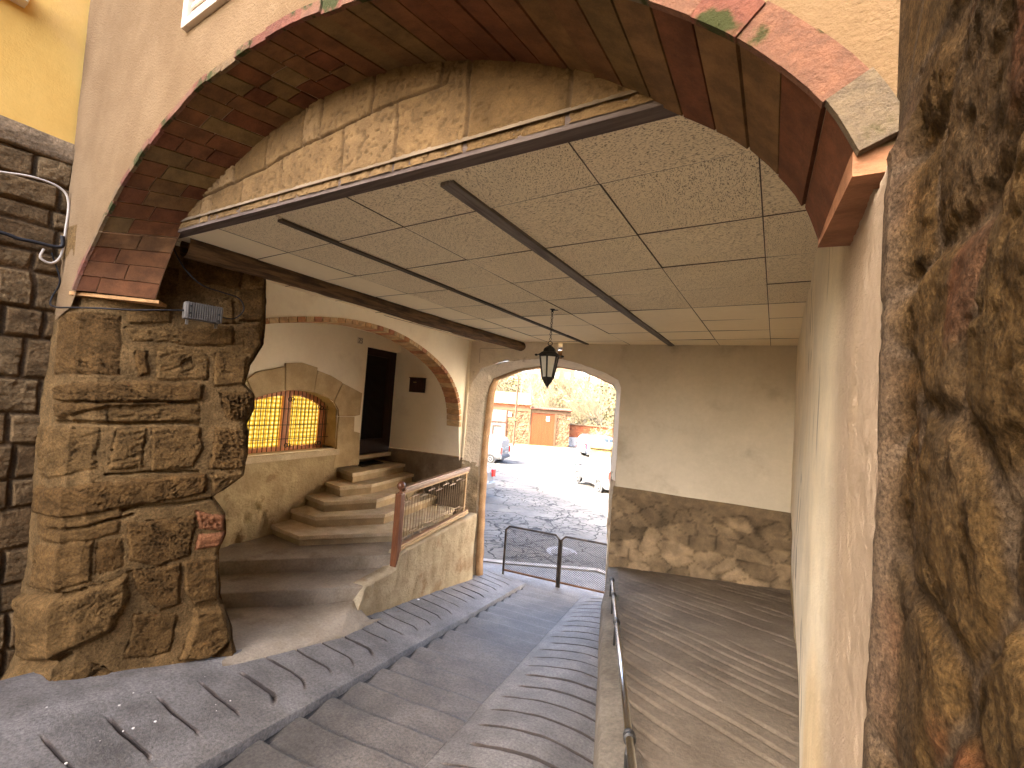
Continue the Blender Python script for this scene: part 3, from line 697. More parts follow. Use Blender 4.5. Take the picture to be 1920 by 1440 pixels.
# lintel
mb = MB()
for i in range(14):
    xa, xb = lerp(-3.75, 0.05, i/14), lerp(-3.75, 0.05, (i+1)/14)
    mb.prism([(xa, BY(xa)-0.014, .966), (xb, BY(xb)-0.014, .966), (xb, BY(xb)+0.055, .966), (xa, BY(xa)+0.055, .966)], (0, 0, 0.056))
hp(mb.build('lintel', m_lintel))['label'] = 'dark timber lintel under the stone panel'
mb = MB()
n = 60
A = []
for i in range(n+1):
    xa = lerp(-3.75, 0.05, i/n); o_ = 0.006*float(fbm(xa*3, 2.2, o=3))
    A.append([(xa, BY(xa)-0.031, 1.0205), (xa, BY(xa)-0.028, 1.028+o_), (xa, BY(xa)-0.016, 1.050+o_)])
for i in range(n):
    mb.add(A[i]+A[i+1], [(0, 3, 4, 1), (1, 4, 5, 2), (0, 2, 5, 3)])
hp(mb.build('lintel_mortar', m_dmort))

# ceiling tiles
ceil = MB()
tx = [-4.75, -4.29, -3.69, -3.09, -2.49, -1.89, -1.29, -.69, -.09, .30]
ty = [1.10+0.6*i for i in range(0, 10)]
for i in range(len(tx)-1):
    for j in range(len(ty)-1):
        x0, x1 = tx[i]+.0025, tx[i+1]-.0025; y0, y1 = ty[j]+.0025, min(ty[j+1]-.0025, 6.6)
        z0 = CEIL+random.uniform(-.002, .003); a, b = random.uniform(-.003, .003), random.uniform(-.003, .003)
        mi = 1 if (i+j) % 2 else 0
        if x1 < -3.0 or y0 > 3.8: mi = 2
        ya, yb_ = (y0, y0) if j else (BY(x0)+.03, BY(x1)+.03)
        vs = [(x0, ya, z0+a), (x1, yb_, z0+b), (x1, y1, z0-a), (x0, y1, z0-b)]
        ceil.add(vs+[(p[0], p[1], p[2]+.014) for p in vs], [(0, 3, 2, 1), (0, 1, 5, 4), (1, 2, 6, 5), (2, 3, 7, 6), (3, 0, 4, 7)], mi)
cl = hp(ceil.build('tiled_ceiling', [m_tileA, m_tileB, m_tile])); cl['label'] = 'cream fissured tile ceiling of the passage'
mb = MB(); mb.bx(-7.3, 0.4, 1.38, 6.9, CEIL+.016, CEIL+.075)
hp(mb.build('ceiling_backing', m_ink))
for q_ in tx[1:-1]:
    if abs(q_+1.29) > .02 and abs(q_+2.49) > .05: hp(MB().bx(q_-.0026, q_+.0026, BY(q_)+.04, 6.5, CEIL-.0015, CEIL+.02).build('tile_joint', m_joint))
for q_ in ty[1:-1]: hp(MB().bx(-4.6, .2, q_-.0026, q_+.0026, CEIL-.001, CEIL+.021).build('tile_joint', m_joint))
def beam(name, x, wd, y0, y1, dz, m):
    mb = MB(); n = 24
    A = []
    for i in range(n+1):
        y = lerp(y0, y1, i/n); e = 0.004*float(fbm(y*3, x, 1, o=3)); f = 0.004*float(fbm(y*3, x, 9, o=3))
        A.append([(x-wd/2+e, y, CEIL+.008), (x-wd/2+e, y, CEIL-dz+f*.5), (x+wd/2+f, y, CEIL-dz+e*.5), (x+wd/2+f, y, CEIL+.008)])
    for i in range(n):
        mb.add(A[i]+A[i+1], [(0, 1, 5, 4), (1, 2, 6, 5), (2, 3, 7, 6), (3, 0, 4, 7)])
    mb.add(A[0], [(0, 3, 2, 1)]); mb.add(A[-1], [(0, 1, 2, 3)])
    return hp(mb.build(name, m))
beam('ceiling_beam', -1.303, 0.075, 1.40, 6.32, 0.018, m_beam)['label'] = 'wider grey weathered ceiling beam'
beam('ceiling_beam', -2.52, 0.05, 1.32, 6.25, 0.014, m_beamb)['label'] = 'narrow brown ceiling beam'
# round log under the ceiling edge
n = 130; k = 22
P = np.zeros((n, k+1, 3))
for i in range(n):
    y = lerp(1.24, 5.98, i/(n-1)); r0 = 0.075+0.012*float(fbm(y*0.9, 4.4, o=3))
    for j in range(k+1):
        a = 2*math.pi*j/k; r = r0*(1+0.22*float(fbm(math.cos(a)*1.6+5, y*2.2, math.sin(a)*1.6, o=5, g=.6)))
        P[i, j] = (-3.60+0.02*math.sin(y*1.3)+r*math.cos(a), y, CEIL-0.055+0.012*math.sin(y*0.9)+r*math.sin(a))
P[:, k] = P[:, 0]
lg = hp(grid('log_beam', P, m_log, flip=True)); lg['label'] = 'rough round log beam along the left edge of the ceiling'
mb = MB(); mb.add([P[-1, j] for j in range(k)], [tuple(range(k))]); hp(mb.build('log_end', m_log))

# ---- stone pier on the left
C0, C2 = np.array([-4.40, .80]), np.array([-3.58, 1.85])
L1 = 0.40; L2 = 1.05
EDGE_Z = [-2.62, -2.32, -2.25, -2.06, -1.97, -1.67, -1.34, -1.2, -1.05, -.91, -.75, -.58, -.34, -.22, -.1, -.02, .13, .32, .56, .87, 1.0]
EDGE_U = [1.52, 1.50, 1.49, 1.43, 1.42, 1.31, 1.28, 1.31, 1.30, 1.21, 1.40, 1.41, 1.38, 1.43, 1.42, 1.35, 1.37, 1.44, 1.44, 1.42, 1.42]
STONES = {'A': [(.64, .32), (1.21, .42), (1.23, .31), (1.19, .26), (.67, .23)], 'B': [(.11, .37), (.61, .4), (.63, -.02), (.14, -.04)], 'C': [(.7, .17), (.76, .16), (.77, -.0), (.72, -.03)], 'D': [(.81, .21), (1.06, .21), (1.11, .13), (1.1, -.01), (.81, -.04)], 'E': [(1.14, .21), (1.35, .21), (1.35, -.02), (1.14, -.05)], 'F': [(1.3, .48), (1.41, .5), (1.45, .31), (1.4, .22), (1.32, .24)], 'G': [(1.23, .72), (1.42, .79), (1.44, .56), (1.4, .5), (1.26, .47)], 'G2': [(1.31, .88), (1.42, .89), (1.42, .81), (1.32, .79)], 'H': [(.22, -.12), (.57, -.07), (1.09, -.04), (1.09, -.16), (.85, -.21), (.58, -.24), (.29, -.34)], 'I': [(.58, -.26), (1.08, -.19), (1.08, -.33), (.58, -.36)], 'J': [(1.19, -.09), (1.41, -.09), (1.43, -.22), (1.39, -.25), (1.37, -.32), (1.25, -.3)], 'K': [(-.02, -.41), (.55, -.39), (.55, -.66), (.12, -.77)], 'L': [(.63, -.4), (.79, -.37), (.78, -.66), (.61, -.67)], 'M': [(.82, -.38), (1.09, -.37), (1.11, -.53), (1.07, -.67), (.83, -.69)], 'N': [(1.18, -.38), (1.4, -.37), (1.41, -.69), (1.16, -.69)], 'O': [(.09, -.82), (.61, -.75), (1.14, -.72), (1.16, -.87), (.7, -.93), (.09, -1.0)], 'P': [(1.16, -.73), (1.4, -.72), (1.4, -.82), (1.21, -.9)], 'Q': [(.14, -1.2), (.57, -1.11), (.57, -1.38), (.15, -1.48)], 'Q2': [(.11, -1.01), (.7, -.97), (.69, -1.1), (.21, -1.15)], 'R': [(.73, -1.03), (1.11, -1.04), (1.1, -1.32), (.92, -1.36), (.75, -1.29)], 'S': [(1.11, -1.01), (1.3, -1.06), (1.29, -1.17), (1.13, -1.13)], 'S2': [(1.14, -1.18), (1.31, -1.19), (1.3, -1.29), (1.13, -1.29)], 'T': [(1.06, -1.35), (1.28, -1.36), (1.31, -1.69), (1.15, -1.7), (1.08, -1.59)], 'U': [(.77, -1.37), (1.04, -1.37), (1.06, -1.66), (.94, -1.68), (.81, -1.51)], 'V': [(-.01, -1.58), (.76, -1.37), (.77, -1.54), (.71, -1.73), (.5, -1.8), (.1, -1.98)], 'W': [(1.14, -1.72), (1.38, -1.76), (1.43, -2.03), (1.3, -2.12), (1.07, -2.07), (1.14, -1.87)], 'Y': [(.11, -2.02), (.6, -1.9), (.73, -2.04), (.54, -2.14), (.35, -2.14)], 'Z': [(1.4, -2.1), (1.49, -2.22), (1.5, -2.32), (1.41, -2.27)], 'AA': [(.64, .44), (.88, .49), (.88, .39), (.65, .35)], 'AB': [(.91, .91), (1.26, .9), (1.26, .74), (.92, .73)], 'AC': [(1.14, .63), (1.22, .67), (1.23, .48), (1.15, .47)], 'AD': [(.78, .79), (.89, .8), (.89, .6), (.8, .6)], 'AE': [(.92, .36), (1.24, .42), (1.24, .28), (.92, .24)], 'AF': [(.71, -1.14), (.73, -1.32), (.59, -1.34), (.59, -1.14)], 'AG': [(.81, -1.66), (1.04, -1.73), (1.03, -1.99), (.77, -1.95)]}
HGT = {'V': .06, 'W': .07, 'O': .042, 'H': .042, 'I': .016, 'F': .05, 'G': .045, 'J': .05, 'Z': .06, 'T': .045, 'S2': .045, 'N': .04, 'Y': .04, 'B': .010, 'K': .016, 'A': .022, 'P': .048, 'D': .022, 'AF': .012, 'AG': .02, 'Q2': .02}
z = np.linspace(-2.62, 1.0, 430); un = np.concatenate([np.linspace(0, 1, 215), np.linspace(1.01, 1.30, 22)])
Un, Zg = np.meshgrid(un, z, indexing='ij')
ue = np.interp(Zg, EDGE_Z, EDGE_U)
U = np.where(Un <= 1, Un*ue, ue)
turn = np.clip((Un-1)/0.30, 0, 1)
c1x = -4.02+(0.5-np.clip(Zg, -2.3, .6))*.10
tf = np.clip(U/L1, 0, 1); tsd = np.clip((U-L1)/L2, 0, 2)
bxx = C0[0]+(c1x-C0[0])*tf+(C2[0]-c1x)*tsd; byy = C0[1]+.03*tf+(C2[1]-.83)*tsd
wn = sstep(L1-0.13, L1+0.13, U)
nx, ny = 0.05*(1-wn)+0.95*wn, -1.0*(1-wn)-0.31*wn
ln = np.hypot(nx, ny); nx, ny = nx/ln, ny/ln
rc = 0.035*(1-np.clip(np.abs(U-L1)/0.12, 0, 1)**2)
H = -rc
best = np.full(U.shape, -1.0); sidx = np.zeros(U.shape, np.int64)
wu, wz = 0.018*fbm(U*9, Zg*9, 1.0, o=4), 0.018*fbm(U*9, Zg*9, 5.0, o=4)
for si, (nm, poly) in enumerate(STONES.items()):
    d = polydist(U+wu, Zg+wz, poly)
    hh_ = HGT.get(nm, 0.03)
    prof = hh_*sstep(-0.005, 0.016 if hh_ < .05 else .04, d)
    if nm == 'D':
        r = np.hypot(U-.99, (Zg-0.09))
        prof = prof-0.07*(1-sstep(0.036, 0.050, r))
    if nm in ('J', 'S', 'N', 'P'):
        f1, f2, _ = worley(U*(34 if nm == 'J' else 26)+Zg*10, Zg*(46 if nm == 'J' else 30), seed=3)
        prof = prof-(0.028 if nm == 'J' else 0.012)*sstep(0.0, 0.03, d)*(sstep(0.12, 0.34, f2-f1))
    sidx = np.where(d > -0.004, si+1, sidx)
    best = np.maximum(best, prof)
H = H+0.78*np.maximum(best, 0)
ins = (sidx > 0).astype(float)
rn = _hash(sidx, sidx*5+1, sidx*3+2); rn2 = _hash(sidx, sidx*7+4, sidx+9)
sl_ = (rn-0.5)*1.0
us_, vs_ = U+Zg*sl_, Zg-U*sl_
strata = fbm(us_*6, vs_*38, rn*40, o=5, g=0.65)
blk = fbm(U*14, Zg*16, 3.3, o=5, g=0.68)
erode = sstep(0.10, 0.40, fbm(us_*13, vs_*44, rn*70+5, o=5, g=.6))
crk = np.abs(fbm(us_*7, vs_*20, rn*33+9, o=4)); crk = (1-sstep(0.0, 0.05, crk))*sstep(.45, .6, vnoise(U*5, Zg*5, rn*20))
H = H+ins*(0.0065*strata+0.010*blk+0.0035*fbm(U*60, Zg*60, 2, o=3, g=.7)-0.009*erode*(0.3+0.9*rn2)-0.009*crk)+(1-ins)*(0.010*fbm(U*6, Zg*6, 8, o=6, g=.66)+0.004)
H = H+0.025*fbm(U*1.7, Zg*1.9, 6.6, o=2)
for (ua, za, ub, zb, wj) in ((.25, -.36, 1.08, -.345, .013), (.2, -.225, 1.05, -.185, .010), (.08, -1.51, .55, -1.43, .014), (.1, -2.0, .5, -1.83, .018), (.7, -.945, 1.2, -.925, .012), (1.18, -2.14, 1.38, -2.07, .014), (1.1, .445, 1.28, .455, .007), (.6, -.70, 1.1, -.70, .007), (.3, -1.055, .75, -.985, .009)):
    t = np.clip(((U-ua)*(ub-ua)+(Zg-za)*(zb-za))/((ub-ua)**2+(zb-za)**2), 0, 1)
    dj = np.hypot(U-ua-t*(ub-ua), Zg-za-t*(zb-za)+0.02*fbm(U*6, Zg*2, 3, o=4))
    H = H-0.042*(1-sstep(wj*.4, wj*1.5, dj))*sstep(0.3, 0.5, vnoise(U*7, Zg*3, za*9)+0.3)
rend = (1-sstep(0.0, 0.045, (ue-U)))
H = H-0.05*rend*rend*(Un <= 1)
flare = sstep(-1.95, -2.45, Zg)*0.16
bxx = bxx+nx*(H+flare); byy = byy+ny*(H+flare)
bxx = np.where(Un > 1, bxx-turn*0.72, bxx); byy = np.where(Un > 1, byy+0.06*np.sin(turn*1.6)+0.02*fbm(bxx*5, Zg*5), byy)
ca, cb, cm = np.array([0.092, 0.050, 0.0165]), np.array([0.132, 0.078, 0.029]), np.array([0.142, 0.087, 0.035])
c = ca+(cb-ca)*rn[..., None]
c = c*(0.78+0.42*vnoise(us_*9, vs_*26, rn*9))[..., None]*(1-.35*crk*ins)[..., None]*(1-.22*erode*ins)[..., None]
red = np.isin(sidx, [list(STONES).index('S2')+1, list(STONES).index('S')+1]).astype(float)[..., None]
c = c*(1-0.5*red)+np.array([0.30, 0.11, 0.055])*0.5*red
c = np.where(ins[..., None] > 0, c, cm*(0.80+0.36*vnoise(U*7, Zg*7, 2))[..., None])
pr = hp(grid('stone_pier', np.stack([bxx, byy, Zg], -1), m_pier, col=c, flip=True)); pr['label'] = 'weathered sandstone pier carrying the left foot of the arch'

# ---- left wall with the niche arch (plane x = LX(y))
LX = lambda y: -3.99-0.08*y
NA = np.array([(1.25, -.46), (1.27, -.2), (1.42, .08), (1.75, .30), (2.168, .475), (2.489, .58), (2.799, .665), (3.158, .725), (3.45, .735), (3.677, .697), (3.95, .615), (4.209, .503), (4.46, .385), (4.714, .247), (4.92, .10), (5.08, -.06), (5.17, -.25), (5.20, -.45)])
# outer (street side) edge of the brick ring on the wall face
NO = np.array([(1.05, -.46), (1.08, -.15), (1.26, .16), (1.62, .40), (2.05, .575), (2.42, .675), (2.75, .745), (3.12, .80), (3.482, .811), (3.70, .805), (3.91, .787), (4.25, .715), (4.542, .624), (4.85, .50), (5.101, .362), (5.34, .12), (5.45, -.08), (5.494, -.22), (5.507, -.46)])
na, no = smooth_c(resample(NA, 58), 4), smooth_c(resample(NO, 58), 4)
NW = 10
ys = np.concatenate([[1.0], no[:, 0], [5.6, 5.75]]); zs_ = np.concatenate([[-.46], no[:, 1], [-.46, -.46]])
t = np.linspace(0, 1, NW)
Yg = np.repeat(ys[:, None], NW, 1); even = np.linspace(1.0, 5.75, len(ys))
Yg = Yg*(1-t)+even[:, None]*t
Zg = zs_[:, None]*(1-t)+1.03*t
Zg[-2:, :] = np.linspace(-1.05, 1.03, NW)
Zg[-1, :] = np.linspace(-1.05, 1.03, NW)
Xg = LX(Yg)+0.012*fbm(Yg*1.5, Zg*1.5, o=3)
hp(grid('niche_arch_wall', np.stack([Xg, Yg, Zg], -1), m_white, flip=True))['label'] = 'white plastered wall over the brick niche arch'
mb = MB(); mb.cc = (1, 1, 1)
BR2 = [(0.50, 0.30, 0.14), (0.54, 0.36, 0.19), (0.46, 0.23, 0.11), (0.56, 0.40, 0.22), (0.42, 0.19, 0.10), (0.52, 0.33, 0.17)]
for i in range(0, 57):
    c = random.choice(BR2)
    e = 0.004
    def npnt(k, inner, dx):
        y, zq = (na if inner else no)[k]
        return np.array([LX(y)+dx, y, zq])
    # the ring's soffit runs from the wall face edge (no) back to the inner edge (na), 0.30 deep
    A = [npnt(i, False, 0.012), npnt(i+1, False, 0.012), npnt(i+1, False, -0.02), npnt(i, False, -0.02)]
    dep = -0.27
    def sof(k, t, off=0.0):
        y, zq = no[k]
        return np.array([LX(y)-0.27*t+0.012, y-0.0*t, zq-0.035+off])
    q0, q1 = sof(i, 0), sof(i+1, 0); d0, d1 = sof(i, 1), sof(i+1, 1)
    g0 = q0+(q1-q0)*0.06; g1 = q0+(q1-q0)*0.94; h0 = d0+(d1-d0)*0.06; h1 = d0+(d1-d0)*0.94
    o0, o1 = npnt(i, False, 0.012), npnt(i+1, False, 0.012)
    nrm = np.array([0, -(o1-o0)[2], (o1-o0)[1]]); nrm /= np.linalg.norm(nrm)+1e-9
    thk = 0.055
    mb.cc = c
    V = [g0, g1, h1, h0]; V2 = [p+nrm*thk for p in V]
    mb.add(V+V2, [(0, 1, 2, 3), (4, 7, 6, 5), (0, 4, 5, 1), (1, 5, 6, 2), (2, 6, 7, 3), (3, 7, 4, 0)])
hp(mb.build('niche_arch', m_brick))['label'] = 'tan and orange brick arch over the niche stairs'

# ---- back wall with the exit opening
NP_ = np.array([(-4.45, 5.70, -3.4), (-4.46, 5.71, -1.05), (-4.47, 5.71, -.61), (-4.455, 5.72, .01), (-4.40, 5.73, .25), (-4.23, 5.76, .52), (-3.85, 5.85, .65), (-3.24, 5.98, .72), (-2.9, 6.05, .72), (-2.59, 6.12, .65), (-2.22, 6.2, .53), (-2.03, 6.245, .43), (-1.985, 6.25, .32), (-1.97, 6.26, -.39), (-1.99, 6.25, -.96), (-2.0, 6.25, -3.4)])
FP_ = np.array([(-4.18, 6.05, -3.4), (-4.24, 6.01, -1.12), (-4.235, 6.015, -.47), (-4.21, 6.03, .05), (-4.19, 6.035, .22), (-4.14, 6.05, .35), (-3.75, 6.17, .53), (-3.39, 6.29, .61), (-3.11, 6.38, .62), (-2.74, 6.5, .57), (-2.45, 6.6, .46), (-2.25, 6.66, .37), (-2.2, 6.68, .28), (-2.205, 6.68, -.3), (-2.22, 6.68, -.99), (-2.17, 6.69, -3.4)])
def dens(A, n):
    out = []
    for a, b in zip(A[:-1], A[1:]):
        L = max(2, int(np.linalg.norm(b-a)/0.05))
        for k in range(L): out.append(a+(b-a)*k/L)
    return out+[A[-1]]
nn_ = [max(2, int(max(np.linalg.norm(NP_[i+1]-NP_[i]), .1)/0.06)) for i in range(len(NP_)-1)]
def dens2(A): return np.array([A[i]+(A[i+1]-A[i])*k/nn_[i] for i in range(len(A)-1) for k in range(nn_[i])]+[A[-1]])
nearE, farE = dens2(NP_), dens2(FP_)
# splayed plaster reveal of the exit: inner splay, dark joint, outer strip coloured for warm light
def reveal(name, ts, m, amp, push=0.0, sel=None):
    P = np.stack([nearE*(1-t)+farE*t for t in ts], 1)
    n = fbm(P[..., 0]*6, P[..., 1]*6, P[..., 2]*6, o=4)
    P[..., 0] += amp*n; P[..., 2] += amp*n*0.6
    if sel is not None: P = P[sel]
    return hp(grid(name, P, m, flip=False))
zsel = lambda lo, hi: None
m_strip = M('warm_lit_jamb_stone', (0.22, 0.125, 0.055), (0.30, 0.185, 0.09), 5, rough=0.95, bump=0.8, bscale=30, bdist=0.015, fine=0.1)  # orange base colour stands in for warm light on the outer edge
up_sel = np.where(nearE[:, 2] > -1.13)[0]; lo_l = np.where((nearE[:, 2] <= -1.05) & (nearE[:, 0] < -3))[0]; lo_r = np.where((nearE[:, 2] <= -0.9) & (nearE[:, 0] > -3))[0]
reveal('exit_reveal', np.linspace(0, 0.80, 9), m_white2 if False else m_rough, 0.022, sel=up_sel)['label'] = 'uneven white plaster reveal around the exit opening'
m_rev_lo = M('jamb_rubble', (0.30, 0.235, 0.15), (0.44, 0.35, 0.23), 6, rough=0.95, bump=1.0, bscale=16, bdist=0.035, c3=(0.16, 0.12, 0.08), s3=4, t3=(0.55, 0.7), fine=0.2, spec=0.1)
reveal('jamb_base', np.linspace(0, 0.80, 9), m_rev_lo, 0.035, sel=lo_l)['label'] = 'bare stone foot of the left exit jamb'
reveal('jamb_base', np.linspace(-0.02, 1.0, 9), m_rev_lo, 0.05, sel=lo_r)['label'] = 'bare stone foot of the right exit jamb'
mid = nearE*0.2+farE*0.8
ctr = np.array([-3.2, 6.2, -0.6])
def inset(A, d):
    v = ctr-A; v[:, 1] = 0; v[:, 2] *= 0.6*(A[:, 2] > 0.2); v /= np.linalg.norm(v, axis=1)[:, None]+1e-9
    return A-v*d
dep_ = 0.006+0.05*((nearE[:, 0] < -4.1) & (nearE[:, 2] < 0.1)).astype(float)[:, None]
v_ = ctr-mid; v_[:, 1] = 0; v_[:, 2] *= 0.6*(mid[:, 2] > 0.2); v_ /= np.linalg.norm(v_, axis=1)[:, None]+1e-9
P = np.stack([mid, mid-v_*dep_, mid+(farE-mid)*0.35-v_*dep_, mid+(farE-mid)*0.40], 1)
hp(grid('door_rebate', P, m_rough))['label'] = 'dark rebate in the exit jamb'
P = np.stack([mid+(farE-mid)*0.40, farE, farE+np.array([0, 0.14, 0]), inset(farE+np.array([0, 0.16, 0]), 0.3)], 1)
P[..., 0] += 0.02*fbm(P[..., 0]*6, P[..., 1]*6, P[..., 2]*6, o=3)
hp(grid('outer_jamb', P, m_strip))['label'] = 'stone outer edge of the exit opening, coloured as if warmly lit'

# the wall around it, as columns
def wall_strip(name, A, top, m, lab=None, amp=0.01, nv=12, ext=0):
    """A: bottom points along the wall, going up to height top"""
    A = np.array(A, float); t = np.linspace(0, 1, nv)
    P = np.repeat(A[:, None, :], nv, 1); P[..., 2] = A[:, None, 2]*(1-t)+top*t
    P[..., 1] += amp*fbm(P[..., 0]*2, P[..., 2]*2, o=4); P[..., 0] += amp*0.5*fbm(P[..., 1]*2, P[..., 2]*2, 4, o=3)
    o = hp(grid(name, P, m))
    if lab: o['label'] = lab
    return o
ar = nearE[(nearE[:, 2] > 0.0)]
left_part = [p for p in ar if p[0] < -2.95]; right_part = [p for p in ar if p[0] >= -2.95 and p[2] > 0.3]
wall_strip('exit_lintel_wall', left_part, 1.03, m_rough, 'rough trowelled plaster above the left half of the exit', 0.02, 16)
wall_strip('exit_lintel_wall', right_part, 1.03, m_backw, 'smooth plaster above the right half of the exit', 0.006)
BW = lambda x: 6.46+0.100*(x-0.2)+0.012
xs = np.linspace(-1.985, 0.26, 40)
P0 = np.stack([xs, np.where(xs < -1.6, lerp(6.25, BW(-1.6), np.clip((xs+1.985)/.385, 0, 1)), BW(xs)), np.full(40, -1.16)], -1)
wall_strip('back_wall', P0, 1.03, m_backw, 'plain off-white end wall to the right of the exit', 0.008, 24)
# dado of dark cemented stone, standing proud
zz = np.linspace(-2.75, -1.145, 60); xs = np.linspace(-2.0, 0.26, 90)
Xg, Zg = np.meshgrid(xs, zz, indexing='ij')
yb = np.where(Xg < -1.6, lerp(6.25, BW(-1.6), np.clip((Xg+1.985)/.385, 0, 1)), BW(Xg))
f1, f2, idv = worley(Xg*3.4+0.2*fbm(Xg*3, Zg*3), Zg*5.5, seed=5)
Yg = yb-0.022-0.026*sstep(0.02, 0.14, f2-f1)*(0.4+idv)*sstep(-1.24, -1.30, Zg)-0.012*fbm(Xg*9, Zg*9, o=4)
Yg[:, -1] = yb[:, -1]+0.004; Yg[:, -2] = yb[:, -2]-0.024
dc = (0.55+0.75*idv)[..., None]*(0.7+.6*vnoise(Xg*7, Zg*7))[..., None]*np.array([1, 1, 1])*(0.55+.45*sstep(.02, .10, f2-f1))[..., None]
dc = np.where((Zg > -1.26)[..., None], 0.8, dc)*np.array([0.21, 0.15, 0.088])
hp(grid('dado', np.stack([Xg, Yg, Zg], -1), m_dadoc, col=dc))['label'] = 'dark brown stone dado at the foot of the end wall'

# ---- right wall: plaster inside the passage, from the rubble edge to the end
RXW = lambda y: 0.125+0.0125*y
ys = np.concatenate([np.linspace(.893, 1.6, 84), np.linspace(1.62, 3, 60), np.linspace(3.05, 6.5, 60)]); zz = np.linspace(-1.62, 1.03, 150)
Yg, Zg = np.meshgrid(ys, zz, indexing='ij')
botm = -1.05-0.30*sstep(4.4, 5.6, 9.99-Yg)-0.0*Yg
coarse = 1-sstep(1.25, 1.8, Yg)
zb = np.interp(Yg, [1.0, 2.4, 2.9, 4.5, 5.4, 6.5], [-1.62, -1.56, -1.42, -1.33, -1.12, -1.10])+0.03*fbm(Yg*3, 1.0, o=3)
Zg = 1.03-(1.03-Zg)/(1.03+1.62)*(1.03-zb)
Xg = RXW(Yg)+0.014*fbm(Yg*1.3, Zg*1.3, o=3)+coarse*0.004*fbm(Yg*45, Zg*45, o=3)

Xg[0, :] += 0.022
Xg = np.where((Zg > .46) & (Yg < 1.05), .20, Xg)
cb_ = sstep(1.28, 1.75, Yg+.16*fbm(Zg*1.6, Yg*2, 3, o=4))[..., None]
st_ = (sstep(.52, .72, vnoise(Yg*1.1, Zg*.8, 4))*sstep(1.1, 1.5, Yg)*(1-sstep(2.6, 3.6, Yg)))[..., None]
pc = np.array([0.46, 0.36, 0.265])*(1-cb_)+np.array([0.80, 0.71, 0.55])*cb_
pc = pc*(1-.55*st_)+np.array([0.66, 0.47, 0.22])*.55*st_
str_ = (sstep(.66, .74, vnoise(Yg*2.2, Zg*1.6, 7))*sstep(.62, .72, vnoise(Yg*26, Zg*3, 2))*sstep(1.7, 2.2, Yg))[..., None]
pc = pc*(1-.7*str_)+np.array([.12, .10, .08])*.7*str_
pc[:2] = np.array([.16, .115, .08])
hp(grid('side_wall', np.stack([Xg, Yg, Zg], -1), m_side, col=pc, flip=True))['label'] = 'coarse white plaster on the right wall of the passage'
ys = np.linspace(1.0, 6.5, 120); zz = np.linspace(-2.4, -0.9, 40)
Yg, Zg = np.meshgrid(ys, zz, indexing='ij')
Xg = RXW(Yg)+0.035+0.012*fbm(Yg*3, Zg*3, o=4)
hp(grid('side_wall_base', np.stack([Xg, Yg, Zg], -1), m_dadow, flip=True))['label'] = 'brown unplastered foot of the right wall'
mb = MB(); mb.bx(0.34, 0.75, 1.0, 7.0, -3.2, 4.9); hp(mb.build('side_wall_core', m_white))

# ---- niche: window wall, end wall, ceiling, floor block
WXf = lambda y: -5.5-0.13*(y-3.12)
WD = Vector((-0.13, 1, 0)).normalized()
WN = Vector((1, 0.13, 0)).normalized()
def WPT(y, z_, out=0.0): return Vector((WXf(y), y, z_))+WN*out
win_low = -0.93
WARCH_Y = [2.30, 2.42, 2.60, 2.78, 2.91, 3.15, 3.32, 3.45, 3.62, 3.85, 3.99, 4.06, 4.075]
WARCH_Z = [-.9, -.42, -.28, -.19, -.13, -.08, -.065, -.065, -.085, -.145, -.23, -.34, -.9]
def wall_cols(name, y0, y1, n, m, lab, z0, z1, amp=0.006):
    mb = MB(); ysx = sorted(set(list(np.linspace(y0, y1, n))+[2.3001, 4.0749]))
    for a, b in zip(ysx[:-1], ysx[1:]):
        inside = a >= 2.30 and b <= 4.075
        if inside:
            mb.add([WPT(a, z0), WPT(b, z0), WPT(b, win_low), WPT(a, win_low)], [(0, 1, 2, 3)])
            za, zb_ = np.interp(a, WARCH_Y, WARCH_Z), np.interp(b, WARCH_Y, WARCH_Z)
            mb.add([WPT(a, za), WPT(b, zb_), WPT(b, z1), WPT(a, z1)], [(0, 1, 2, 3)])
        else:
            mb.add([WPT(a, z0), WPT(b, z0), WPT(b, z1), WPT(a, z1)], [(0, 1, 2, 3)])
    o = hp(mb.build(name, m)); o['label'] = lab; return o
wall_cols('window_wall', 1.2, 4.57, 40, m_white, 'cream plastered wall around the niche window', -0.9, 1.05)
# rendered ochre lower wall, slightly proud, bumpy
yv = np.linspace(1.5, 4.12, 120); zv = np.linspace(-2.3, -1.0, 60)
Yg, Zg = np.meshgrid(yv, zv, indexing='ij')
o_ = 0.03+0.012*fbm(Yg*7, Zg*7, o=4)-0.03*sstep(0.62, 0.75, vnoise(Yg*9, Zg*9, 4))*sstep(-1.35, -1.6, Zg)
hp(grid('window_wall_base', np.stack([WXf(Yg)+WN.x*o_, Yg+WN.y*o_, Zg], -1), m_dadow, flip=False))['label'] = 'pitted ochre render under the niche window'
mb = MB()
mb.prism([WPT(4.57, -1.3), WPT(4.57, 1.05), WPT(4.57, 1.05, -.22), WPT(4.57, -1.3, -.22)], (0, .001, 0))
hp(mb.build('door_reveal', m_white))
QX = lambda x: 5.38+0.172*(x+5.93)
xs = np.linspace(-7.1, -4.40, 30); zz = np.linspace(-0.99, 1.05, 14)
Xg, Zg = np.meshgrid(xs, zz, indexing='ij')
hp(grid('niche_end_wall', np.stack([Xg, QX(Xg)+0.006*fbm(Xg*2, Zg*2, o=3), Zg], -1), m_white))['label'] = 'plain plaster end wall of the niche'
zz = np.linspace(-2.9, -1.0, 30); Xg, Zg = np.meshgrid(xs, zz, indexing='ij')
Yg = QX(Xg)-0.018+0.006*fbm(Xg*6, Zg*6, o=4); Yg[:, -1] += 0.02
hp(grid('niche_dado', np.stack([Xg, Yg, Zg], -1), m_dado))['label'] = 'dark cement dado beside the niche stairs'
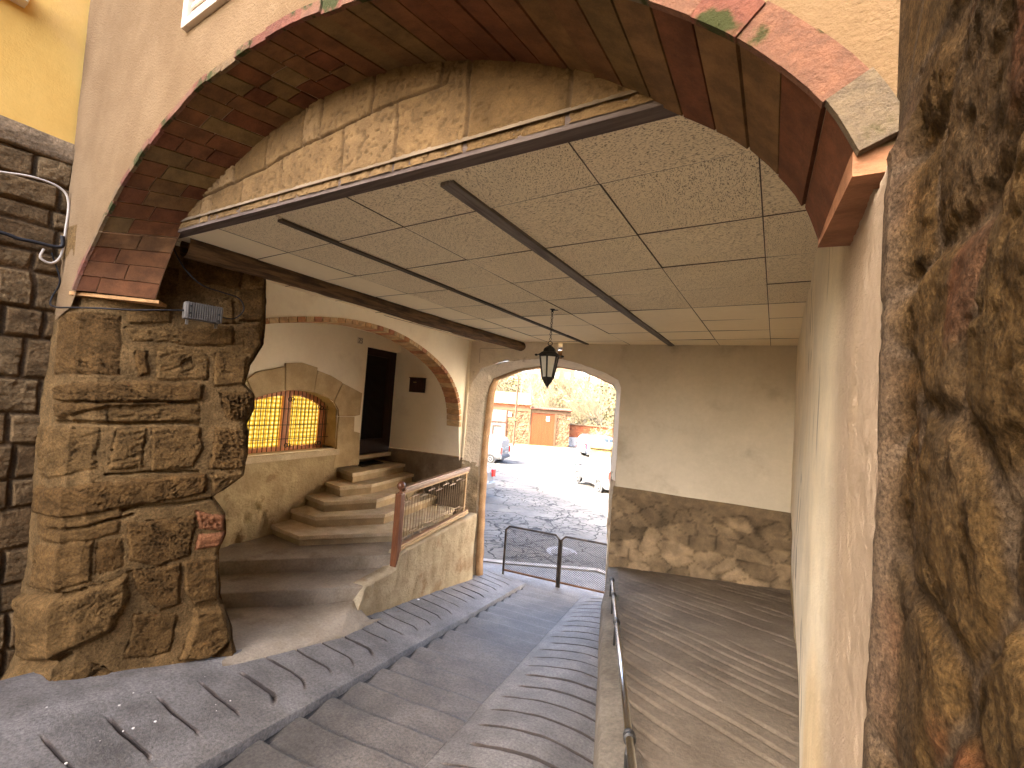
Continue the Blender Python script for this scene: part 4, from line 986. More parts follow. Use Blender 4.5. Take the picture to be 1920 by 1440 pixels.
mb = MB(); mb.prism([(-7.2, 1.0, CEIL-.02), (-4.27, 1.0, CEIL-.02), (-4.45, 5.75, CEIL-.02), (-7.2, 5.75, CEIL-.02)], (0, 0, .015))
mb.bx(-7.2, -4.3, 1.15, 1.25, -2.8, CEIL)
mb.bx(-7.25, -7.15, 1.0, 6.0, -2.8, 1.0)
hp(mb.build('niche_lining', m_white))
# door in the niche
DXo = -0.15
mb = MB()
for a, b, z0, z1 in ((4.55, 4.66, -1.07, .72), (5.20, 5.42, -1.07, .72), (4.66, 5.20, .60, .72), (4.66, 5.20, -1.07, -.82)):
    mb.prism([WPT(a, z0, DXo), WPT(b, z0, DXo), WPT(b, z1, DXo), WPT(a, z1, DXo)], WN*0.05)
dr = hp(mb.build('door', m_door)); dr['label'] = 'very dark panelled house door at the top of the niche stairs'
mb = MB(); mb.prism([WPT(4.6, -.9, DXo), WPT(5.3, -.9, DXo), WPT(5.3, .66, DXo), WPT(4.6, .66, DXo)], WN*0.015)
for k in range(10): 
    y = 4.69+k*0.052; mb.prism([WPT(y, -.80, DXo+.015), WPT(y+.03, -.80, DXo+.015), WPT(y+.03, .58, DXo+.015), WPT(y, .58, DXo+.015)], WN*0.012)
mb.build('door_panel', m_doorp, dr)
mb = MB(); mb.prism([WPT(4.5, -1.13, DXo-.1), WPT(5.55, -1.13, DXo-.1), WPT(5.55, -1.07, DXo-.1), WPT(4.5, -1.07, DXo-.1)], WN*0.22)
mb.build('threshold', m_step, dr)
mb = MB(); mb.prism([WPT(4.5, .72, DXo-.06), WPT(5.6, .72, DXo-.06), WPT(5.6, 1.05, DXo-.06), WPT(4.5, 1.05, DXo-.06)], WN*0.20)
hp(mb.build('door_head_wall', m_white))

# niche window
# glazing at the back of the reveal
GO = -0.27
def gp(y, z_, o=0.0): return WPT(y, z_, GO+o)
fr = MB()
gtop = lambda y: float(np.interp(y, [2.45, 2.62, 2.87, 3.05, 3.2, 3.39, 3.58, 3.75, 3.9, 4.0], [-.36, -.28, -.20, -.145, -.115, -.095, -.10, -.14, -.21, -.29]))
for a, b in ((3.32, 3.445), (2.43, 2.50), (3.94, 4.03)):
    fr.prism([gp(a, -.915), gp(b, -.915), gp(b, gtop(b)+.03), gp(a, gtop(a)+.03)], WN*0.05)
for a, b in ((2.50, 3.335), (3.43, 3.94)):
    fr.prism([gp(a, -.915), gp(b, -.915), gp(b, -.855), gp(a, -.855)], WN*0.046)
    n = 10
    for k in range(n):
        y0, y1 = lerp(a, b, k/n), lerp(a, b, (k+1)/n)
        fr.prism([gp(y0, gtop(y0)-.05), gp(y1, gtop(y1)-.05), gp(y1, gtop(y1)+.06), gp(y0, gtop(y0)+.06)], WN*0.046)
wdw = hp(fr.build('window', m_salmon)); wdw['label'] = 'arched niche window of amber bottle glass behind an iron grille'
def vblock(mbq, pts, out=0.022, th=0.10):
    mbq.prism([WPT(y, z_, out-th) for y, z_ in pts], WN*th)
VB = [[(2.25, -.60), (2.36, -.18), (2.62, .02), (2.74, -.20), (2.52, -.36), (2.40, -.60)],
      [(2.63, .03), (2.74, .13), (3.105, .235), (3.135, -.085), (2.91, -.135), (2.75, -.195)],
      [(3.115, .28), (3.36, .315), (3.615, .275), (3.585, -.075), (3.45, -.062), (3.32, -.062), (3.145, -.08)],
      [(3.625, .235), (3.87, .18), (4.09, .095), (3.955, -.195), (3.80, -.13), (3.595, -.078)],
      [(4.10, .085), (4.51, -.05), (4.50, -.40), (4.39, -.42), (4.075, -.42), (4.06, -.32), (3.965, -.205)],
      [(4.078, -.428), (4.385, -.428), (4.40, -.66), (4.53, -.69), (4.57, -1.2), (4.05, -1.2), (4.08, -.9)]]
for k, pts in enumerate(VB):
    mb = MB(); vblock(mb, pts, 0.024+0.004*(k % 3)); mb.build('voussoir' if k < 5 else 'jamb_stone', m_wstone, wdw, bevel=0.006)
mb = MB(); mb.prism([WPT(2.1, -1.0, -.36), WPT(4.13, -1.0, -.36), WPT(4.13, -.915, -.36), WPT(2.1, -.915, -.36)], WN*0.41)
mb.build('sill', m_step, wdw, bevel=0.006)
# reveal of the window
mb = MB()
yv = np.linspace(2.301, 4.0745, 40)
for a, b in zip(yv[:-1], yv[1:]):
    za, zb_ = np.interp(a, WARCH_Y, WARCH_Z), np.interp(b, WARCH_Y, WARCH_Z)
    mb.add([WPT(a, za, 0.0), WPT(b, zb_, 0.0), WPT(b, zb_, -.33), WPT(a, za, -.33)], [(0, 1, 2, 3)])
mb.build('reveal', m_wstone, wdw)
for a, b in ((2.49, 3.345), (3.42, 3.95)):
    n = 12; pm = MB(); up_e = [gp(lerp(a, b, k/n), gtop(lerp(a, b, k/n))-.03, .012) for k in range(n+1)]
    pm.add([gp(a, -.87, .012), gp(b, -.87, .012)]+up_e[::-1], [tuple(range(n+3))])
    pm.build('pane', m_amber, wdw)
mb = MB(); mb.prism([gp(2.2, -.95, -.25), gp(4.2, -.95, -.25), gp(4.2, .05, -.25), gp(2.2, .05, -.25)], WN*0.2)
mb.build('window_backing', m_white, wdw)
gr = MB()
for k in range(24):
    y = 2.50+k*0.0655
    if y > 4.02: break
    gr.tube([gp(y, -.90, .12), gp(y, gtop(min(y, 4.0))+.02, .12)], 0.0055, 5)
for zq in (-.74, -.55, -.33):
    gr.tube([gp(2.45, zq, .125), gp(4.06, zq, .125)], 0.005, 5)
for y in (2.62, 3.36, 3.40, 3.86, 3.90):
    for zq in (-.83, gtop(y)-.10): gr.ring(gp(y, zq, .125), WN, 0.026, 0.006)
gr.build('grille', m_iron, wdw)

# winding stone stairs
stairs = empty('stone_stairs', 'winding stone steps climbing left inside the niche to the dark door', 'stairs')
SP_ = [(-1.82, [(-5.495, 3.121), (-4.842, 3.116), (-4.162, 4.003), (-4.40, 5.55)]),
       (-1.675, [(-5.529, 3.39), (-4.98, 3.417), (-4.488, 4.132), (-4.76, 5.50)]),
       (-1.53, [(-5.573, 3.618), (-5.078, 3.591), (-4.75, 4.20), (-5.02, 5.48)]),
       (-1.385, [(-5.643, 3.932), (-5.17, 3.881), (-5.045, 4.336), (-5.29, 5.46)]),
       (-1.24, [(-5.686, 4.239), (-5.261, 4.149), (-5.299, 4.40), (-5.50, 5.44)])]
for zt, pts in SP_:
    pg = pts+[(-6.2, 5.40), (-6.2, pts[0][1]-0.04)]
    cx, cy = -5.9, 5.0
    def shr(p, q):
        v = np.array([cx-p[0], cy-p[1]]); v /= np.linalg.norm(v); return (p[0]+v[0]*q, p[1]+v[1]*q)
    inn = [shr(p, 0.035) for p in pts]+pg[4:]
    mb = MB(); mb.prism([(x_, y_, zt-.052) for x_, y_ in pg], (0, 0, .052)); st = mb.build('step_tread', m_step, stairs, bevel=0.006)
    mb = MB(); mb.prism([(x_, y_, zt-.40) for x_, y_ in inn], (0, 0, .3479)); mb.build('step_riser', m_riser, stairs)
# two wide cement treads below
for zt, A, B in ((-1.95, (-5.25, 2.066), (-3.80, 3.75)), (-2.10, (-4.9, 1.80), (-3.685, 3.157))):
    mb = MB(); mb.prism([(A[0], A[1], zt-.22), (B[0], B[1], zt-.22), (-3.93 if zt > -2 else -3.82, 3.95, zt-.22), (-4.5, 5.3, zt-.22), (-6.0, 5.0, zt-.22), (-5.7, 2.0, zt-.22)], (0, 0, .22))
    mb.build('cement_tread', m_apron, stairs, bevel=0.012)
mb = MB(); mb.prism([(-5.93, 4.66, -1.238), (-5.64, 4.62, -1.238), (-5.74, 5.15, -1.238), (-6.03, 5.18, -1.238)], (0, 0, .015))
tag(mb.build('door_mat', m_mat), 'small dark door mat on the top step in front of the niche door', 'door mat')

# low wall carrying the railing
RXp = lambda y: -3.83-0.18*(y-4.18)
yv = np.concatenate([np.linspace(2.98, 3.7, 26), np.linspace(3.72, 5.78, 60)])
tops = np.interp(yv, [2.98, 3.04, 3.13, 3.17, 3.62, 3.715, 3.735, 5.78], [-2.62, -2.40, -2.20, -2.095, -2.09, -2.07, -1.915, -1.90])
m_lw = M('scratched_cement', (0.36, 0.28, 0.17), (0.48, 0.39, 0.25), 4, rough=0.95, bump=1.0, bscale=22, bdist=0.02, c3=(0.30, 0.20, 0.11), s3=2.5, t3=(0.55, 0.72), fine=0.15, spec=0.1)
nz_ = 40; t = np.linspace(0, 1, nz_)
Yg = np.repeat(yv[:, None], nz_, 1); Zg = tops[:, None]*t+(-3.25)*(1-t)
o_ = 0.015*fbm(Yg*5, Zg*5, o=4)+0.07*sstep(-2.55-0.19*(Yg-3.3)/1, -2.85-0.19*(Yg-3.3), Zg)
ridge = 0.010*sstep(0.30, 0.5, np.sin(Yg*34+3*fbm(Yg*2, Zg*2, o=2)))*(vnoise(Yg*9, Zg*5) > .45)
P = np.stack([RXp(Yg)+o_-ridge, Yg, Zg], -1)
back = P[:, -1:, :]+np.array([-0.17, -0.03, 0]); low = back.copy(); low[..., 2] = -3.25
lw = grid('low_wall', np.concatenate([P, back, low], 1), m_lw, flip=False)
tag(lw, 'low scratched cement wall under the wood and iron railing', 'low wall')

# ================================================================== THINGS IN THE PASSAGE
# railing on the low wall
rl_ = empty('railing', 'short brown wood railing with thin iron bars on the low cement wall', 'railing', (-3.79, 3.9, -1.9))
RI = Matrix.Translation((3.79, -3.9, 1.9))
def rp_(o): o.parent = rl_; o.matrix_parent_inverse = RI; return o
RD = Vector((-0.18, 1, 0)).normalized(); RS = Vector((1, 0.18, 0)).normalized()
def RPt(y, z_, out=-0.06): return Vector((RXp(y), y, z_))+RS*out
mb = MB(); c = RPt(3.735, 0)
mb.box((c.x, c.y, -1.655), (.043, .043, .445), (RS, RD, Vector((0, 0, 1)))); mb.add([], [])
mb.box((c.x, c.y, -1.65), (.0445, .016, .40), (RS, RD, Vector((0, 0, 1))))
nw = rp_(mb.build('newel_post', m_newel, bevel=0.008))
mb = MB(); mb.lathe((c.x, c.y, -1.21), [(.038, 0), (.030, .012), (.016, .022), (.016, .034), (.026, .044), (.044, .062), (.052, .085), (.050, .108), (.036, .13), (.014, .143)], 18)
mb.build('ball_finial', m_newel, nw, smooth=True).matrix_parent_inverse = RI.inverted() @ RI
mb = MB()
ra, rb = RPt(3.77, -1.172), RPt(5.45, -1.118)
for w_, h_, dz in ((.075, .028, .015), (.092, .022, -.008), (.06, .03, -.03)):
    mb.bar(ra+Vector((0, 0, dz)), rb+Vector((0, 0, dz)), w_, h_)
rp_(mb.build('handrail', m_railw, bevel=0.007))
mb = MB(); mb.bar(ra+Vector((0, 0, -.058)), rb+Vector((0, 0, -.058)), .034, .024); mb.bar(RPt(5.40, -1.87), RPt(5.40, -1.16), .03, .034, upv=(0, 1, 0))
rp_(mb.build('batten', m_batten, bevel=0.003))
mb = MB()
ba_, bb_ = RPt(3.77, -1.862), RPt(5.50, -1.795)
mb.bar(ba_, bb_, .07, .03); mb.bar(ba_+Vector((0, 0, -.028)), bb_+Vector((0, 0, -.028)), .09, .028)
rp_(mb.build('bottom_rail', m_batten, bevel=0.006)); rp_(MB().bar(ba_+Vector((0, 0, .018)), bb_+Vector((0, 0, .018)), .05, .012).build('bottom_rail', m_railw))
NB = 26
tz_ = lambda y: lerp(-1.245, -1.19, (y-3.77)/1.63); bz2 = lambda y: lerp(-1.842, -1.775, (y-3.77)/1.63)
for k in range(NB):
    y = 3.80+1.57*k/(NB-1); g = k//3; ph = k % 3
    hi = (.06 if g % 2 else .10); lo = (.10 if g % 2 else .06)
    top = tz_(y)-(hi-.02 if ph != 1 else 0.0) ; bot = bz2(y)+(lo-.02 if ph != 1 else 0.0)
    mb = MB()
    if ph == 1:
        mb.tube([RPt(y, bz2(y)), RPt(y, bz2(y)+lo-.052)], .0052, 5); mb.tube([RPt(y, bz2(y)+lo-.008), RPt(y, tz_(y)-hi+.008)], .0052, 5); mb.tube([RPt(y, tz_(y)-hi+.052), RPt(y, tz_(y))], .0052, 5)
    else: mb.tube([RPt(y, bot), RPt(y, top)], .0052, 5)
    rp_(mb.build('baluster', m_iron2))
    if ph == 1:
        for zr, zc in ((tz_(y)-hi+.03, tz_(y)-hi-.004), (bz2(y)+lo-.03, bz2(y)+lo-.004)):
            rp_(MB().ring(RPt(y, zr), RS, .021, .0055).build('ring', m_iron2))
            rp_(MB().tube([RPt(y-.085, zc), RPt(y+.085, zc+.006)], .006, 5).build('crossbar', m_iron2))

# steel handrail over the ramp kerb
HRa, HRb = Vector((-.09, 0.86, -1.297)), Vector((-1.49, 4.80, -1.925))
hr = empty('handrail', 'slim polished steel handrail with black collars along the ramp kerb', 'handrail', (-1.0, 3.45, -1.87))
HI = Matrix.Translation((1.0, -3.45, 1.87))
def hq(o): o.parent = hr; o.matrix_parent_inverse = HI; return o
mb = MB(); mb.tube([HRa, HRb], .0185, 14); hq(mb.build('steel_tube', m_steel, smooth=True))
hd = (HRb-HRa).normalized()
for y in (2.02, 3.47, 4.205, 4.775):
    p = HRa+hd*((y-HRa.y)/hd.y)
    mb = MB(); mb.lathe(p-hd*.022, [(.0195, 0), (.028, .004), (.028, .018), (.023, .022), (.023, .026), (.028, .030), (.028, .042), (.0195, .045)], 16, hd); hq(mb.build('collar', m_black, smooth=False))
    q = p-hd*0.035; g = rampz(q.x-.02, q.y)-.03
    mb = MB(); mb.tube([p, Vector((q.x-.012, q.y, p.z-.05)), Vector((q.x-.012, q.y, g))], .009, 8); mb.lathe((q.x-.012, q.y, g-.005), [(.03, 0), (.03, .012), (.012, .016)], 12); hq(mb.build('post', m_black))

# hanging lantern
LN = Vector((-1.985, 3.846, CEIL))
ln = empty('hanging_lantern', 'black wrought hexagonal lantern with frosted panes hanging by a chain from the ceiling', 'lantern', LN)
def lpz(mbq, nm, m, **k): return mbq.build(nm, m, ln, **k)
mb = MB(); mb.lathe((0, 0, -.03), [(.008, 0), (.012, .02), (.03, .03)], 12); mb.bar((0, 0, -.012), (.05, .03, -.006), .008, .006); lpz(mb, 'ceiling_hook', m_black)
mb = MB()
for k in range(11):
    mb.ring((0, 0, -.035-.0275*k), (1, 0, 0) if k % 2 else (0, 1, 0), .012, .0028, 10, 5)
mb.ring((0, 0, -.355), (.6, -.8, 0), .022, .004, 14, 6)
lpz(mb, 'chain', m_black)
def hexp(r, z_, n=6, rot=RAD(30+14)): return [Vector((r*math.cos(2*math.pi*k/n+rot), r*math.sin(2*math.pi*k/n+rot), z_)) for k in range(n)]
LZ = -.372
mb = MB(); mb.lathe((0, 0, LZ-.11), [(.122, 0), (.124, .006), (.112, .012), (.085, .034), (.068, .042), (.066, .058), (.058, .075), (.035, .094), (.016, .104), (.010, .112)], 6, rot=RAD(44))
lpz(mb, 'lantern_roof', m_black, bevel=0.002)
T, B = hexp(.098, LZ-.112), hexp(.060, LZ-.335)
for k in range(6):
    a, b, c_, d_ = T[k], T[(k+1) % 6], B[(k+1) % 6], B[k]
    mid_ = (a+b+c_+d_)/4; inn = [p+(Vector((0, 0, p.z))-p)*.07 for p in (a, b, c_, d_)]
    mb = MB(); mb.add(inn, [(0, 1, 2, 3)]); lpz(mb, 'glass_pane', m_frost)
mb = MB()
for k in range(6):
    mb.bar(T[k], B[k], .013, .013, upv=(0, 1, .01)); mb.bar(T[k], T[(k+1) % 6], .014, .018); mb.bar(B[k], B[(k+1) % 6], .012, .014)
lpz(mb, 'lantern_frame', m_black)
mb = MB(); mb.lathe((0, 0, LZ-.455), [(.003, 0), (.007, .02), (.010, .03), (.022, .045), (.042, .072), (.050, .088), (.064, .112), (.066, .122)], 6, rot=RAD(44)); lpz(mb, 'finial', m_black)
for a in (0.9, 4.04):
    mb = MB(); d = Vector((math.cos(a-.35), math.sin(a-.35), 0)); mb.lathe(d*.118+Vector((0, 0, LZ-.108)), [(.004, 0), (.010, .006), (.012, .018), (.008, .028), (.003, .032)], 8, d); lpz(mb, 'roof_knob', m_black)

# floodlight on the pier
FN = Vector((.988, -.155, 0)); FT = Vector((.155, .988, 0)); UZ = Vector((0, 0, 1))
flc = Vector((-3.56, 1.385, 0.475))
fl = empty('floodlight', 'small grey finned floodlight fixed high on the stone pier', 'floodlight', flc)
mb = MB(); mb.box((0, 0, 0), (.035, .115, .06), (FN, FT, UZ)); mb.build('floodlight_body', m_flood, fl, bevel=0.008)
for k in range(15):
    mb = MB(); p = FT*lerp(-.098, .098, k/14)+FN*.042; mb.box(p, (.012, .0032, .058), (FN, FT, UZ)); mb.build('fin', m_flood, fl)
for s_ in (-1, 1): MB().box(FT*.088*s_+UZ*-.075+FN*-.01, (.012, .007, .022), (FN, FT, UZ)).build('foot', m_flood, fl)
MB().box(FN*-.06, (.045, .03, .02), (FN, FT, UZ)).build('bracket', m_flood, fl)
for s_, zz_ in ((-1, .03), (-1, -.02), (1, .0), (1, -.045)):
    mb = MB(); mb.lathe(FT*.085*s_+UZ*zz_+FN*.052, [(.007, 0), (.007, .006), (.003, .008)], 8, FN); mb.build('screw', m_black, fl)
# cables
def cable(pts, r, m, label):
    P = [Vector(p) for p in pts]; out = []
    for i in range(len(P)-1):
        p0, p1, p2, p3 = P[max(i-1, 0)], P[i], P[i+1], P[min(i+2, len(P)-1)]
        for k in range(8):
            t = k/8; out.append(.5*((2*p1)+(p2-p0)*t+(2*p0-5*p1+4*p2-p3)*t*t+(3*p1-p0-3*p2+p3)*t**3))
    out.append(P[-1]); mb = MB(); mb.tube(out, r, 6)
    return tag(mb.build('cable', m, smooth=True), label, 'cable')
cable([(-3.60, 1.17, .93), (-3.60, 1.20, .86), (-3.60, 1.27, .76), (-3.585, 1.37, .68), (-3.575, 1.50, .66), (-3.57, 1.62, .64), (-3.57, 1.66, .56), (-3.575, 1.60, .48), (-3.56, 1.50, .47)], .005, m_cable, 'black cable looping down the pier from the ceiling to the floodlight')
cable([(-4.33, .74, .80), (-4.33, .795, .62), (-4.37, .775, .50), (-4.28, .755, .435), (-4.1, .755, .405), (-3.9, .77, .395), (-3.70, .86, .40), (-3.63, 1.02, .42), (-3.59, 1.14, .445), (-3.57, 1.27, .47)], .006, m_cable, 'thin black cable sagging below the arch foot across the pier')
cable([(-4.32, .10, 1.17), (-4.325, .30, 1.20), (-4.325, .476, 1.242), (-4.32, .613, 1.275), (-4.32, .741, 1.262), (-4.315, .79, 1.18), (-4.315, .792, .99), (-4.315, .785, .80), (-4.315, .745, .725), (-4.315, .69, .745), (-4.315, .70, .81)], .008, m_cablew, 'pale cable arching over the rubble wall and down the corner of the yellow house')
cable([(-4.32, .05, .83), (-4.315, .30, .845), (-4.31, .507, .85), (-4.31, .58, .838), (-4.31, .65, .842), (-4.31, .775, .85), (-4.31, .78, .93)], .013, m_cable, 'thick dark bundled cable running level along the rubble wall of the yellow house')
cable([(-3.62, 5.85, .86), (-3.9, 5.78, .852), (-4.22, 5.705, .845), (-4.25, 5.70, .80), (-4.245, 5.70, .60)], .006, m_cablew, 'pale cable stapled to the rough plaster above the exit')

# house number and letterbox in the niche
hn = empty('house_number_plate', 'small square tile with the house number 23 beside the niche door', 'sign', WPT(4.39, .785))
mb = MB(); mb.prism([WPT(4.335, .735)-hn.location, WPT(4.445, .735)-hn.location, WPT(4.445, .835)-hn.location, WPT(4.335, .835)-hn.location], WN*.008); mb.build('tile', m_plate, hn)
def seg_digit(polys, y0, s, name):
    mb = MB()
    for pl2 in polys:
        pts = [WPT(y0+a*s, .745+b*s, .0105)-hn.location for a, b in pl2]
        mb.tube(pts, .0042, 5)
    mb.build(name, m_ink, hn)
seg_digit([[(0, .75), (.12, .95), (.35, .95), (.45, .75), (.35, .5), (0, .05), (.5, .05)]], 4.352, .078, 'digit')
seg_digit([[(0, .95), (.45, .95), (.2, .58), (.42, .45), (.45, .2), (.28, .03), (.05, .1)]], 4.396, .078, 'digit')
lbx = empty('letterbox', 'small dark brown letterbox on the end wall of the niche', 'letterbox', (-5.37, QX(-5.37), .155))
QD = Vector((1, .172, 0)).normalized(); QN = Vector((.172, -1, 0)).normalized()
mb = MB(); mb.box(QN*.045, (.14, .045, .125), (QD, QN, UZ)); mb.build('box', m_mail, lbx, bevel=0.004)
mb = MB(); mb.box(QN*.094+UZ*-.012, (.118, .004, .095), (QD, QN, UZ)); mb.build('letterbox_door', m_mail, lbx)
mb = MB(); mb.box(QN*.1+UZ*.05+QD*-.02, (.03, .003, .008), (QD, QN, UZ)); mb.build('name_plate', m_brass, lbx)
mb = MB(); mb.prism([QD*-.15+UZ*.125, QD*.15+UZ*.125, QD*.15+UZ*.125+QN*.10, QD*-.15+UZ*.125+QN*.10], (0, 0, .012)); mb.build('lid', m_mail, lbx)
# litter on the steps
mb = MB()
pp = [(-3.84, 4.10), (-3.76, 4.13), (-3.74, 4.20), (-3.80, 4.24), (-3.86, 4.19)]
zs0 = [-2.665, -2.65, -2.675, -2.66, -2.68]
mb.add([(x_, y_, z_) for (x_, y_), z_ in zip(pp, zs0)]+[(-3.80, 4.17, -2.62), (-3.83, 4.16, -2.64)], [(0, 1, 5, 6), (1, 2, 5), (2, 3, 5), (3, 4, 6, 5), (4, 0, 6)])
tag(mb.build('paper_scrap', m_paper), 'crumpled white paper scrap lying on the left gutter beside the low wall', 'litter')
for (x_, y_, zz_, r, lab) in ((-3.12, 1.37, -2.095, .034, 'left and larger of the two dark dirt clumps on the lower left paving'), (-2.90, 1.38, -2.105, .027, 'right and smaller of the two dark dirt clumps on the lower left paving')):
    n = 20; P = []
    for i in range(n+1):
        for j in range(8):
            a = 2*math.pi*i/n; b = j/7*math.pi/2
            rr_ = r*(1+.5*float(fbm(math.cos(a)*2+x_*9, math.sin(a)*2, j*.4, o=3)))
            P.append((x_+rr_*math.cos(a)*math.cos(b), y_+.7*rr_*math.sin(a)*math.cos(b), zz_-.02+.42*rr_*math.sin(b)))
    P = np.array(P).reshape(n+1, 8, 3); P[n] = P[0]
    tag(grid('dirt_clump', P, m_dirt), lab, 'dirt', 'dark dirt clumps on the paving')
mb = MB()
for k in range(15):
    q = ST(random.uniform(1.2, 2.2), random.uniform(-3.35, -2.6), .12+0.0)
    tt_ = (q-S0)@E2; hgt = 0.035+0.085*min(max((-2.3-tt_)/0.65, 0), 1.3)
    q = q+E3*(hgt-.12); r = random.uniform(.003, .010)
    mb.lathe(q, [(r, -.004), (r*.8, r*.25), (r*.2, r*.4)], 6)
kind(tag(mb.build('plaster_crumbs', m_chip), 'scattered white plaster crumbs on the paving beside the pier', 'crumbs'), 'stuff')

# ================================================================== THE YELLOW HOUSE ON THE LEFT
yh = empty('yellow_house', 'yellow rendered house on a rubble stone base, next to the arch', 'house', (-4.4, 0.3, -1.9))
YI = Matrix.Translation((4.4, -.3, 1.9))
def yp(o): o.parent = yh; o.matrix_parent_inverse = YI; return o
yv = np.concatenate([np.linspace(-3, .15, 90), np.linspace(.155, .83, 150)]); zv = np.linspace(-2.6, 1.47, 420)
Yg, Zg = np.meshgrid(yv, zv, indexing='ij')
rows = [-2.6]; rr2 = np.random.default_rng(5)
for q in (0.24, .19, .22, .26, .2, .23, .27, .21, .25, .22, .24, .28, .20): rows.append(rows[-1]+q*1.0)
rows = [r_ for r_ in rows if r_ < .6]+[.66, .79, .97, 1.10, 1.28, 1.47]
rows = np.array(rows)
zw = Zg+0.03*fbm(Yg*2.2, Zg*2, o=3)+0.10*(Yg-.8)*0.0
ri = np.clip(np.searchsorted(rows, zw)-1, 0, len(rows)-2)
d1 = np.minimum(zw-rows[ri], rows[ri+1]-zw)
wdt = 0.17+0.16*_hash(ri.astype(np.int64), ri.astype(np.int64)*3, ri.astype(np.int64)*0+2)
yo = (Yg+0.02*fbm(Yg*5, Zg*6, 3, o=3)+_hash(ri.astype(np.int64), ri.astype(np.int64)+5, ri.astype(np.int64)*2)*.9)/wdt
ci = np.floor(yo); d2 = np.minimum(yo-ci, 1-(yo-ci))*wdt
d = np.minimum(d1, d2)
ci = ci.astype(np.int64); ri = ri.astype(np.int64)
rn = _hash(ri, ci, ri*7+ci); rn2 = _hash(ci, ri, ci*3+1)
h = (0.014+0.022*rn)*sstep(0.0, 0.016, d-0.005)
strt = fbm(Yg*6, Zg*32, rn*40, o=5, g=.6); ero = sstep(.15, .45, fbm(Yg*18, Zg*24, rn*20, o=4))
g = sstep(0.002, 0.014, d-.004)
h = h+g*(0.009*strt-0.011*ero*rn2+0.006*fbm(Yg*30, Zg*30, 1, o=5, g=.68))+(1-g)*(-0.012*vnoise(Yg*5, Zg*5, 3)+.006*fbm(Yg*20, Zg*20, o=3))
ca, cb = np.array([0.12, 0.074, 0.034]), np.array([0.19, 0.125, 0.06])
c = (ca+(cb-ca)*rn2[..., None])*(0.8+0.36*vnoise(Yg*12, Zg*26, rn*9))[..., None]
cm = np.array([0.105, 0.066, 0.033])
c = np.where(g[..., None] > .5, c, cm)
yp(grid('rubble_base', np.stack([-4.40+h, Yg, Zg], -1), m_lhouse, col=c, flip=True))['label'] = 'coursed rubble base of the yellow house'
yv = np.linspace(-3, .815, 240); zv = np.linspace(0, 1, 26)
Yg, Vg = np.meshgrid(yv, zv, indexing='ij')
# weathered ledge stone
zq = 1.462+.165*Vg; prf = 0.030*np.sin(math.pi*np.clip(Vg, 0.02, .98))**.5
h = prf+0.008*fbm(Yg*8, zq*40, o=4)
c = np.array([0.22, 0.155, 0.09])*(0.75+0.5*vnoise(Yg*14, zq*60))[..., None]
yp(grid('ledge', np.stack([-4.385+h-0.06*((Vg < .02) | (Vg > .98)), Yg, zq+.006*fbm(Yg*4, 1.0, o=3)], -1), m_lhouse, col=c, flip=True))['label'] = 'weathered stone ledge under the yellow render'
mb = MB(); mb.bx(-10, -4.40, -12, .84, 1.60, 13.5); yp(mb.build('upper_wall', m_yellow))  # unseen upper height added to block the sun and bright sky
mb = MB(); mb.bx(-10, -4.55, -12, .84, -2.8, 1.62); yp(mb.build('wall_core', m_yellow))
mb = MB(); mb.bx(-4.41, -4.27, -.35, .508, 2.425, 2.52); mb.bx(-4.41, -4.30, -.33, .50, 2.40, 2.425); yp(mb.build('window_sill', m_shut, bevel=0.004))
# shuttered window on the street wall of the arched house
sw = MB()
sh = lambda x, z_, o=0.0: Vector((x, FY(x)-o, z_))
for a, b, z0, z1 in ((-2.76, -2.715, 1.845, 3.1), (-1.65, -1.605, 1.845, 3.1), (-2.715, -1.65, 1.845, 1.885), (-2.715, -1.65, 3.06, 3.1)):
    sw.prism([sh(a, z0, -.02), sh(b, z0, -.02), sh(b, z1, -.02), sh(a, z1, -.02)], (0, -.055, 0))
swf = hp(sw.build('shutter_window', m_shut, bevel=0.004)); swf['label'] = 'cream roller-shuttered window above the arch'
sl2 = MB()
for k in range(22):
    z0 = 1.895+k*.053
    sl2.prism([sh(-2.71, z0, -.01), sh(-2.71, z0+.040, -.01), sh(-2.71, z0+.040, .012), sh(-2.71, z0+.006, .018), sh(-2.71, z0, .012)], (1.055, 1.055*.042, 0))
sl2.build('shutter_slats', m_shut, swf)

# ================================================================== THE RUBBLE WALL CLOSE ON THE RIGHT
yv = np.concatenate([np.linspace(-7, .30, 70), np.linspace(.308, 1.09, 230)]); zv = np.concatenate([np.linspace(-2.2, -.95, 50), np.linspace(-.94, 1.3, 330), np.linspace(1.32, 3.4, 50)])
Yg, Zg = np.meshgrid(yv, zv, indexing='ij')
wx, wz = 0.06*fbm(Yg*5, Zg*5, 1, o=4), 0.06*fbm(Yg*5, Zg*5, 7, o=4)
f1, f2, idv = worley((Yg+wx*.7)*3.6+.3, (Zg+wz*.7)*4.6, seed=2)
edge = f2-f1; rn = idv
sl_ = rn-.5
us_, vs_ = Yg+Zg*sl_, Zg-Yg*sl_
rdg = 1-np.abs(fbm(us_*11, vs_*17, rn*30, o=5, g=.62))*2.2
h = 0.010*sstep(0.0, 0.26, edge)*(0.5+rn)+0.020*fbm(Yg*3.2, Zg*3.2, 9, o=3)+0.007*fbm(Yg*9, Zg*10, 2, o=3)
h = h+0.0025*rdg+0.0050*fbm(us_*40, vs_*52, rn*12, o=5, g=.75)
pit = sstep(.18, .42, fbm(Yg*30, Zg*36, rn*12+4, o=4))
h = h-0.0035*pit
mg = sstep(.02, .10, edge)
plas = sstep(.82, .89, Yg+.02*fbm(Zg*4, 0.5, o=3))*sstep(.62, .45, Zg)+sstep(.95, 1.02, Yg)*sstep(.45, .62, Zg)*.5
h = h*(1-.6*plas)
